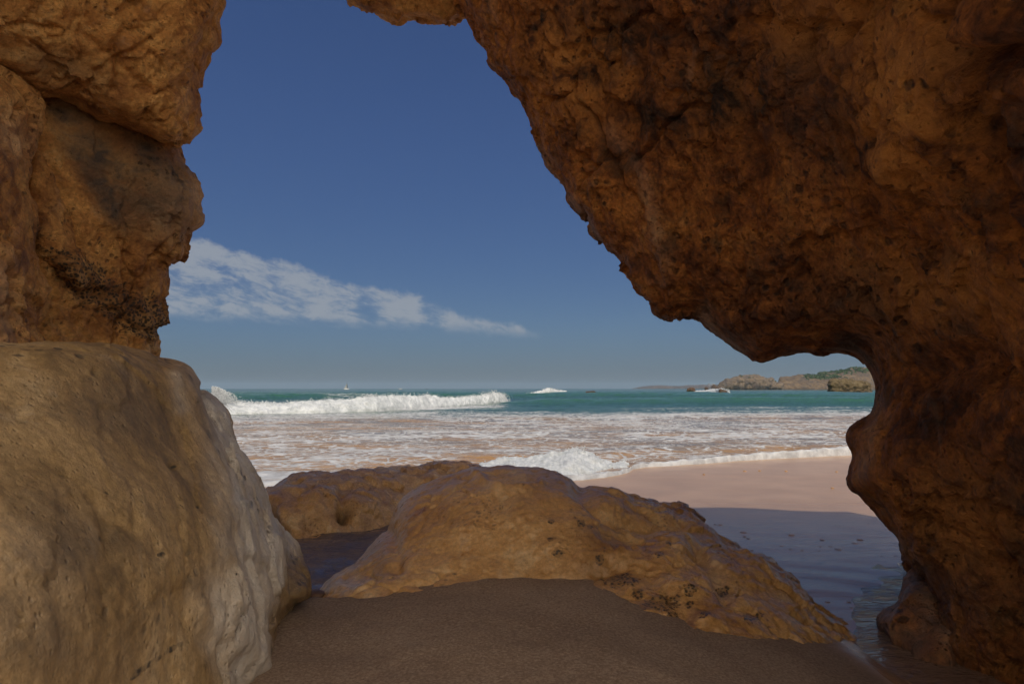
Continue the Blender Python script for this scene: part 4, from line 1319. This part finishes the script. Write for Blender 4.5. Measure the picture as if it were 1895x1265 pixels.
MAT_PEB = plain('wet_pebble', (0.42, 0.275, 0.18), 0.25, 30, 0.4, bump=0.3)
MAT_SHELL = plain('shell_grit', (0.50, 0.30, 0.16), 0.5, 60, 0.4)
MAT_STONE = plain('brown_stone', (0.14, 0.075, 0.045), 0.6, 20, 0.4, bump=0.4)
MAT_SNAIL = plain('dark_snail', (0.035, 0.028, 0.025), 0.4, 200, 0.4)


def zq(x, y):
    return float(sand_z(np.array([x], float), np.array([y], float))[0][0])


def on_sand(u, v):
    z = 0.12
    for _ in range(6):
        p = at(u, v, ground_d(v, z))
        z = zq(p[0], p[1])
    return p[0], p[1], z


for i, (a, b) in enumerate([(440, 380), (465, 382), (575, 418), (580, 437), (597, 447), (800, 430), (615, 502), (945, 453), (1123, 452), (1100, 470), (1045, 486), (1020, 498), (985, 485), (930, 507),
                            (753, 482), (797, 498), (1160, 378), (1225, 531), (1290, 530), (850, 503), (935, 485), (970, 745), (1070, 745), (1080, 772), (1155, 790)]):
    x, y, z = on_sand(1150 + a * 0.3931, 820 + b * 0.3931)
    big = 0.030 if i in (2, 5, 11, 9, 8) else 0.017
    pebble('pebble', (x, y, z + 0.001), big * (0.8 + 0.4 * ((i * 37) % 10) / 10), 0.20, i + 3, MAT_PEB,
           'small dark pebble half buried in the shaded wet sand', 'pebble', 'pebbles on the shaded wet sand')
for i, (a, b) in enumerate([(580, 132), (388, 148), (775, 132), (1013, 135), (993, 212), (650, 130)]):
    x, y, z = on_sand(1150 + a * 0.3931, 820 + b * 0.3931)
    pebble('shell_fragment', (x, y, z + 0.006), 0.026, 0.6, i + 50, MAT_SHELL, 'tiny orange shell fragment on the sunlit wet sand', 'shell', 'shell fragments on the sunlit sand')
p = at(582, 1096, 4.02)
pebble('stone', (p[0], p[1], p[2] - 0.02), 0.055, 0.55, 91, MAT_STONE, 'small brown stone wedged between the big boulder and low rock', 'stone', tilt=0.2)
p = at(365, 716, 3.2)
pebble('sea_snail', (p[0], p[1], p[2] - 0.002), 0.0065, 1.5, 77, MAT_SNAIL, 'tiny dark snail clinging to the rim of the left boulder', 'snail')


# ------------------------------------------------------------------ far rocks and cliffs
def far_rock(name, poly, d, th, label, cat, voxel, disp, mat, rd=None, R_=None, cell=1.0, masks=None, slope=0.0):
    P_ = np.array(poly, float)
    vb = P_[:, 1].max()
    D_ = lambda u, v: d - slope * (v - P_[:, 1].min())
    return rock(name, [shell(poly, D_, rd or th * 0.3, R_ or 6, th, cell)], voxel, mat, disp, label, cat, masks=masks, sm_it=1)


def scrub_mask(uv, p, n):
    return {'stain_shade': 0.35 * smooth(p[:, 2], 2.0, 0.4)}


STACK = [(1537, 704), (1536, 708), (1534, 712), (1536, 717), (1536, 723), (1534, 729), (1534, 734), (1614, 734), (1613, 728), (1611, 717), (1609, 709), (1605, 706), (1598, 704.5), (1585, 703.5), (1574, 702.8), (1560, 703.5), (1548, 704)]
far_rock('sea_stack', STACK, 205, 12, 'squat olive brown sea stack standing alone in the water', 'sea stack', 0.28,
         [('fbm', 0.12, 0.9, 4, (1, 1, 1)), ('ridge', 0.45, 0.5, 4, (1, 1, 2.0)), ('cell', 0.6, 0.4, 1, (1, 1, 1.6)), ('fbm', 1.6, 0.25, 3, (1, 1, 1))],
         rock_mat('stack_rock', [(0.38, (0.04, 0.028, 0.013)), (0.46, (0.10, 0.068, 0.03)), (0.54, (0.15, 0.105, 0.048)), (0.66, (0.21, 0.155, 0.08))], big=0.25, pit=1.2, pit_amt=0.6, bump=0.9, bscale=1.2, grain=6, rough=(0.85, 1.0)),
         rd=3, R_=9, masks=scrub_mask)

HEAD_A = [(1332, 713), (1334, 709), (1337, 707.5), (1341, 706), (1347, 702.5), (1350, 703), (1354, 700.5), (1362, 698.5), (1370, 697), (1378, 696), (1390, 695.5), (1400, 695.5), (1407, 696.5), (1413, 699), (1419, 701), (1424, 700), (1428, 698.5), (1430.5, 701), (1432, 704),
          (1435, 707), (1439, 708), (1444, 707), (1450, 712), (1450, 724), (1330, 724), (1330, 717)]
HEAD_B = [(1438, 712), (1442, 707), (1444, 699.5), (1448, 698), (1458, 698), (1468, 696.5), (1476, 695), (1484, 694), (1496, 695), (1510, 696), (1514, 693.5), (1518, 691.5), (1534, 690.5), (1551, 689.5), (1560, 687.5), (1566, 685.5), (1579, 683), (1592, 683), (1610, 682), (1660, 680), (1760, 678), (1900, 676), (1900, 726), (1438, 726)]
HD = [('fbm', 0.03, 3.0, 4, (1, 1, 1)), ('ridge', 0.10, 2.2, 5, (1, 1, 0.7)), ('cell', 0.14, 1.6, 1, (1, 1, 0.8)), ('fbm', 0.5, 0.7, 3, (1, 1, 1))]
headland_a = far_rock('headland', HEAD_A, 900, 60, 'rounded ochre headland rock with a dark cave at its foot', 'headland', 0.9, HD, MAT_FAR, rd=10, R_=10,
         masks=lambda uv, p, n: {'stain_shade': 1.1 * spot(uv, (1397, 714), 6, 4) + 0.9 * smooth(p[:, 2], 1.6, 0.3), 'pale': 0.2 + 0 * p[:, 0]})  # dark spot paints the cave's shade; low band darkens the waterline
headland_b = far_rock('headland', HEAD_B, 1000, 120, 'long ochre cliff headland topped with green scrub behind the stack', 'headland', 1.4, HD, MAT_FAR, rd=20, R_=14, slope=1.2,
         masks=lambda uv, p, n: {'stain_shade': 0.9 * smooth(p[:, 2], 1.6, 0.3), 'pale': 0.12 + 0 * p[:, 0]})
MAT_FARBLUE = rock_mat('distant_coast_rock', [(0.38, (0.05, 0.04, 0.034)), (0.5, (0.10, 0.072, 0.058)), (0.64, (0.17, 0.12, 0.09))], big=0.02, pit=0.2, bump=0.8, bscale=0.12, grain=1, rough=(0.9, 1.0))
FARC = [(1168, 721), (1173, 718.4), (1181, 717), (1190, 715.6), (1202, 715), (1220, 714.6), (1246, 714.6), (1262, 714.2), (1272, 713.2), (1290, 713), (1315, 713), (1345, 712), (1400, 711), (1400, 723), (1168, 723)]
far_rock('headland', FARC, 3200, 250, 'low bluish strip of distant coast on the horizon', 'headland', 4.0, [('fbm', 0.008, 6, 4, (1, 1, 1)), ('ridge', 0.03, 4.0, 4, (1, 1, 1))], MAT_FARBLUE, rd=40, R_=5)

sr = [('fbm', 0.4, 0.4, 4, (1, 1, 1)), ('ridge', 1.2, 0.22, 4, (1, 1, 1)), ('fbm', 4, 0.08, 3, (1, 1, 1))]
MAT_SROCK = rock_mat('surf_rock', [(0.38, (0.03, 0.018, 0.012)), (0.5, (0.09, 0.047, 0.022)), (0.64, (0.15, 0.09, 0.045))], big=0.5, pit=2, bump=0.8, bscale=2, grain=10)
far_rock('surf_rock', [(1084, 730), (1085, 726), (1090, 725.5), (1095, 724), (1100, 724.5), (1106, 726), (1107, 730)], 165, 3, 'small brown rock awash right of the middle wave crest', 'rock', 0.12, sr, MAT_SROCK, rd=0.8, R_=2.5, cell=0.5)
far_rock('surf_rock', [(1270, 725), (1272, 719.5), (1278, 717.5), (1284, 718), (1286, 720.5), (1287, 725)], 230, 4, 'small brown rock in the sea in front of the distant coast', 'rock', 0.14, sr, MAT_SROCK, rd=0.9, R_=2.5, cell=0.5)
far_rock('surf_rock', [(1330, 728), (1331, 720.5), (1335, 720), (1339, 722), (1344, 724.5), (1345, 729)], 160, 3, 'wedge of brown rock with white surge breaking over it', 'rock', 0.12, sr, MAT_SROCK, rd=0.8, R_=2.5, cell=0.5)
far_rock('surf_rock', [(1303, 722), (1304, 717), (1307, 715.5), (1310, 716.5), (1312, 722)], 600, 8, 'tiny dark rock in the sea left of the headland', 'rock', 0.35, [('fbm', 0.2, 0.8, 4, (1, 1, 1))], MAT_SROCK, rd=2, R_=2.5, cell=0.4)
far_rock('surf_rock', [(1316, 722), (1318, 714), (1320, 711.5), (1323, 711), (1325, 714), (1330, 715), (1336, 716), (1338, 722)], 850, 12, 'stepped dark rock touching the left tip of the headland', 'rock', 0.5, [('fbm', 0.12, 1.0, 4, (1, 1, 1)), ('ridge', 0.4, 0.6, 3, (1, 1, 1))], MAT_SROCK, rd=3, R_=3, cell=0.4)


# scrub on the headland top: clumps of leaf-sized faces
def scrub(host, n, hmax, label, seed, u0):
    r = np.random.default_rng(seed)
    p, nr = get_vn(host)
    p = p + np.array(host.location)
    uv = pix(p)
    crest = np.array([p[(np.abs(p[:, 0] - x) < 6), 2].max() if (np.abs(p[:, 0] - x) < 6).any() else 1e3 for x in np.arange(p[:, 0].min(), p[:, 0].max() + 6, 4)])
    top = np.interp(p[:, 0], p[:, 0].min() + 4 * np.arange(len(crest)), crest)
    clump = fbm(p * 0.06 + 3, 3)
    ok = (nr[:, 2] > 0.25) & (p[:, 2] > 0.62 * top) & (uv[:, 0] > u0) & (uv[:, 0] < 1760) & (clump > -0.12)
    idx = r.choice(np.nonzero(ok)[0], n)
    c = p[idx]
    hs = hmax * r.uniform(0.35, 1.0, n)
    vs_, fs = [], []
    k = 0
    for i in range(n):
        m = 46
        q = r.normal(size=(m, 3))
        q /= np.linalg.norm(q, axis=1)[:, None]
        q = q * (r.random(m) ** 0.4)[:, None] * np.array((1.3, 1.3, 0.8)) * hs[i]
        q = q + c[i] + (0, 0, hs[i] * 0.3)
        sz = hs[i] * 0.28
        a = r.normal(size=(m, 3)) * sz
        b = r.normal(size=(m, 3)) * sz
        vs_.append(np.stack([q - a, q - b, q + a, q + b], 1).reshape(-1, 3))
        fs.append(np.arange(m * 4).reshape(-1, 4) + k)
        k += m * 4
    o = mesh_obj('scrub', np.concatenate(vs_), np.concatenate(fs), MAT_SCRUB, shade=False)
    return tag(o, label, 'scrub', kind='stuff')


MAT_SCRUB = plain('scrub_leaves', (0.070, 0.115, 0.030), 0.8, 0.15, 0.5)
scrub(headland_b, 1500, 2.4, 'green scrub covering the top of the headland', 3, 1490)
scrub(headland_a, 60, 1.1, 'dry scrub along the crown of the rounded headland', 4, 1360)

# tower blocks on the far coast
MAT_WALL = plain('tower_wall', (0.45, 0.43, 0.42), 0.8, 0.3, 0.15)
MAT_WIN = plain('tower_window', (0.08, 0.09, 0.11), 0.3, 0.3, 0.2)
def tower(u0, u1, v0, label):
    d = 3230
    a, b = at(u0, v0, d), at(u1, v0, d)
    wdt, top_, dep = b[0] - a[0], a[2], 14.0
    cx = (a[0] + b[0]) / 2
    root = empty('tower_block', (cx, d, 0))
    v, f = [], []

    def box(v, f, x0, x1, y0, y1, z0, z1):
        k = len(v)
        v += [(x0, y0, z0), (x1, y0, z0), (x1, y1, z0), (x0, y1, z0), (x0, y0, z1), (x1, y0, z1), (x1, y1, z1), (x0, y1, z1)]
        f += [tuple(k + i for i in q) for q in ((0, 3, 2, 1), (4, 5, 6, 7), (0, 1, 5, 4), (1, 2, 6, 5), (2, 3, 7, 6), (3, 0, 4, 7))]
    h = wdt / 2
    box(v, f, -h, h, 0, dep, 0, top_)
    box(v, f, -h * 0.4, h * 0.3, 4, 9, top_, top_ + 2.2)
    mesh_obj('wall', v, f, MAT_WALL, root, shade=False)
    v, f = [], []
    z = top_ - 2.6
    while z > 8:
        box(v, f, -h * 0.88, h * 0.88, -0.25, -0.02, z, z + 1.4)
        z -= 3.0
    mesh_obj('window_band', v, f, MAT_WIN, root, shade=False)
    tag(root, label, 'building')


tower(1311, 1314.3, 709.5, 'slim grey tower block on the distant coast')
tower(1317, 1323.5, 710.2, 'wider low tower block on the distant coast beside the slim one')


# ------------------------------------------------------------------ boats on the horizon
MAT_HULL = plain('white_hull', (0.75, 0.74, 0.70), 0.4, 1.0, 0.1)
MAT_SAIL = plain('white_sail', (0.45, 0.44, 0.41), 0.8, 0.6, 0.12)
MAT_MAIN = plain('grey_sail', (0.10, 0.105, 0.115), 0.8, 0.6, 0.15)
MAT_MAST = plain('mast_metal', (0.20, 0.20, 0.21), 0.4, 2.0, 0.1)
MAT_DARKHULL = plain('dark_hull', (0.06, 0.07, 0.09), 0.4, 1.0, 0.2)


def hull(L, B, H, mat, root, name='hull'):
    n, m = 18, 9
    v = []
    for i in range(n):
        s = i / (n - 1)
        w_ = B / 2 * max(0.02, min(1, (1 - s) * 2.4)) ** 0.6 * (0.82 + 0.18 * math.sin(math.pi * min(1, s * 1.6)))
        sheer = H * (1 + 0.28 * s * s)
        for j in range(m):
            a = -math.pi / 2 + math.pi * j / (m - 1)
            zz = -0.35 * H + (sheer + 0.35 * H) * (1 - math.cos(a) ** 0.7) if abs(a) < math.pi / 2 else sheer
            v.append((-L / 2 + L * s + 0.05 * L * s * max(0, zz) / H, w_ * math.sin(a), zz))
    f = [tuple((i * m + j, i * m + j + 1, (i + 1) * m + j + 1, (i + 1) * m + j)) for i in range(n - 1) for j in range(m - 1)]
    f += [tuple(i * m + (0 if k == 0 else m - 1) for i, k in ((i, 0), (i + 1, 0), (i + 1, 1), (i, 1))) for i in range(n - 1)]
    f.append(tuple(range(m)))
    return mesh_obj(name, v, f, mat, root)


def sailcloth(A, B, Cc, belly, mat, name, root):
    """triangular sail with camber: tack A, clew B, head Cc"""
    A, B, Cc = (np.array(q, float) for q in (A, B, Cc))
    n = 12
    v, f = [], []
    for i in range(n + 1):
        for j in range(n + 1):
            s, t_ = i / n, j / n
            base = A + (B - A) * t_
            p = base + (Cc - base) * s
            p = p + np.array((0, belly * math.sin(math.pi * t_) * (1 - s) ** 0.7, 0))
            v.append(p)
    f = grid_faces(n + 1, n + 1)
    v = np.array(v)
    v2 = v + (0, 0.04, 0)
    k = len(v)
    return mesh_obj(name, np.concatenate([v, v2]), np.concatenate([f, f[:, ::-1] + k]), mat, root)


def cyl(p0, p1, r0, r1, mat, name, root, n=10):
    p0, p1 = Vector(p0), Vector(p1)
    d = (p1 - p0).normalized()
    a = d.orthogonal().normalized()
    b = d.cross(a)
    v = [tuple(p0 + (a * math.cos(2 * math.pi * i / n) + b * math.sin(2 * math.pi * i / n)) * r0) for i in range(n)]
    v += [tuple(p1 + (a * math.cos(2 * math.pi * i / n) + b * math.sin(2 * math.pi * i / n)) * r1) for i in range(n)]
    f = [(i, (i + 1) % n, n + (i + 1) % n, n + i) for i in range(n)] + [tuple(range(n))[::-1], tuple(range(n, 2 * n))]
    return mesh_obj(name, v, f, mat, root)


bd = 1150.0
bp = at(641.0, 719, bd)
boat = empty('sailing_boat', (bp[0], bd, 0.0))
tag(boat, 'small sailing boat with raised sails on the horizon', 'sailboat')
hull(8.4, 2.6, 1.15, MAT_HULL, boat)
ch = []
cyl((0.6, 0, 1.0), (0.6, 0, 13.2), 0.10, 0.06, MAT_MAST, 'mast', boat)
cyl((0.6, 0, 2.1), (3.4, 0.2, 2.2), 0.07, 0.06, MAT_MAST, 'boom', boat)
sailcloth((0.72, 0, 2.2), (2.4, 0.25, 2.25), (0.70, 0, 13.0), 0.5, MAT_MAIN, 'mainsail', boat)
sailcloth((-4.0, 0, 1.3), (0.1, 0.35, 1.6), (0.45, 0, 9.8), 0.6, MAT_SAIL, 'jib', boat)
cv, cf = [], []
for i, (x, hh) in enumerate(((-1.0, 1.2), (-0.7, 1.75), (1.9, 1.75), (2.6, 1.2))):
    cv += [(x, -0.8, 1.1), (x, -0.65, hh), (x, 0.65, hh), (x, 0.8, 1.1)]
for i in range(3):
    cf += [(i * 4 + j, i * 4 + j + 1, i * 4 + 5 + j, i * 4 + 4 + j) for j in range(3)]
mesh_obj('cabin', cv, cf, MAT_HULL, boat, shade=False)


def motorboat(u, d, L, mat, label):
    q = at(u, 719, d)
    b = empty('motor_boat', (q[0], d, 0.0))
    tag(b, label, 'boat')
    hull(L, L * 0.3, L * 0.14, mat, b)
    v, f = [], []
    for x, hh in ((-0.22 * L, 0.14 * L), (-0.20 * L, 0.30 * L), (0.08 * L, 0.31 * L), (0.18 * L, 0.15 * L)):
        v += [(x, -0.10 * L, 0.12 * L), (x, -0.09 * L, hh), (x, 0.09 * L, hh), (x, 0.10 * L, 0.12 * L)]
    for i in range(3):
        f += [(i * 4 + j, i * 4 + j + 1, i * 4 + 5 + j, i * 4 + 4 + j) for j in range(3)]
    f += [(0, 3, 2, 1), (12, 13, 14, 15)]
    mesh_obj('cabin', v, f, mat, b, shade=False)
    cyl((-0.1 * L, 0, 0.3 * L), (-0.1 * L, 0, 0.45 * L), 0.02 * L, 0.015 * L, MAT_MAST, 'mast', b, 6)


motorboat(741, 1400, 6.5, MAT_HULL, 'tiny white motor boat on the horizon right of the sailboat')
motorboat(790.5, 1400, 4.5, MAT_DARKHULL, 'tiny dark motor boat on the horizon, farthest right of the boats')


# ------------------------------------------------------------------ sea haze in the air
hm = bpy.data.materials.new('sea_haze')
hm.use_nodes = True
H = NT(hm.node_tree)
ho = H.node('ShaderNodeOutputMaterial')
pv = H.node('ShaderNodeVolumePrincipled')
pv.inputs['Color'].default_value = (0.58, 0.80, 1.0, 1)
pv.inputs['Density'].default_value = 0.00010
H.t.links.new(pv.outputs[0], ho.inputs['Volume'])
hv = [(x, y, z) for z in (-5.0, 70.0) for x, y in ((-16000, -200), (16000, -200), (16000, 9400), (-16000, 9400))]
hz_o = mesh_obj('haze', hv, [(0, 3, 2, 1), (4, 5, 6, 7), (0, 1, 5, 4), (1, 2, 6, 5), (2, 3, 7, 6), (3, 0, 4, 7)], hm, shade=False)
tag(hz_o, 'thin sea haze in the air', 'haze', kind='stuff')
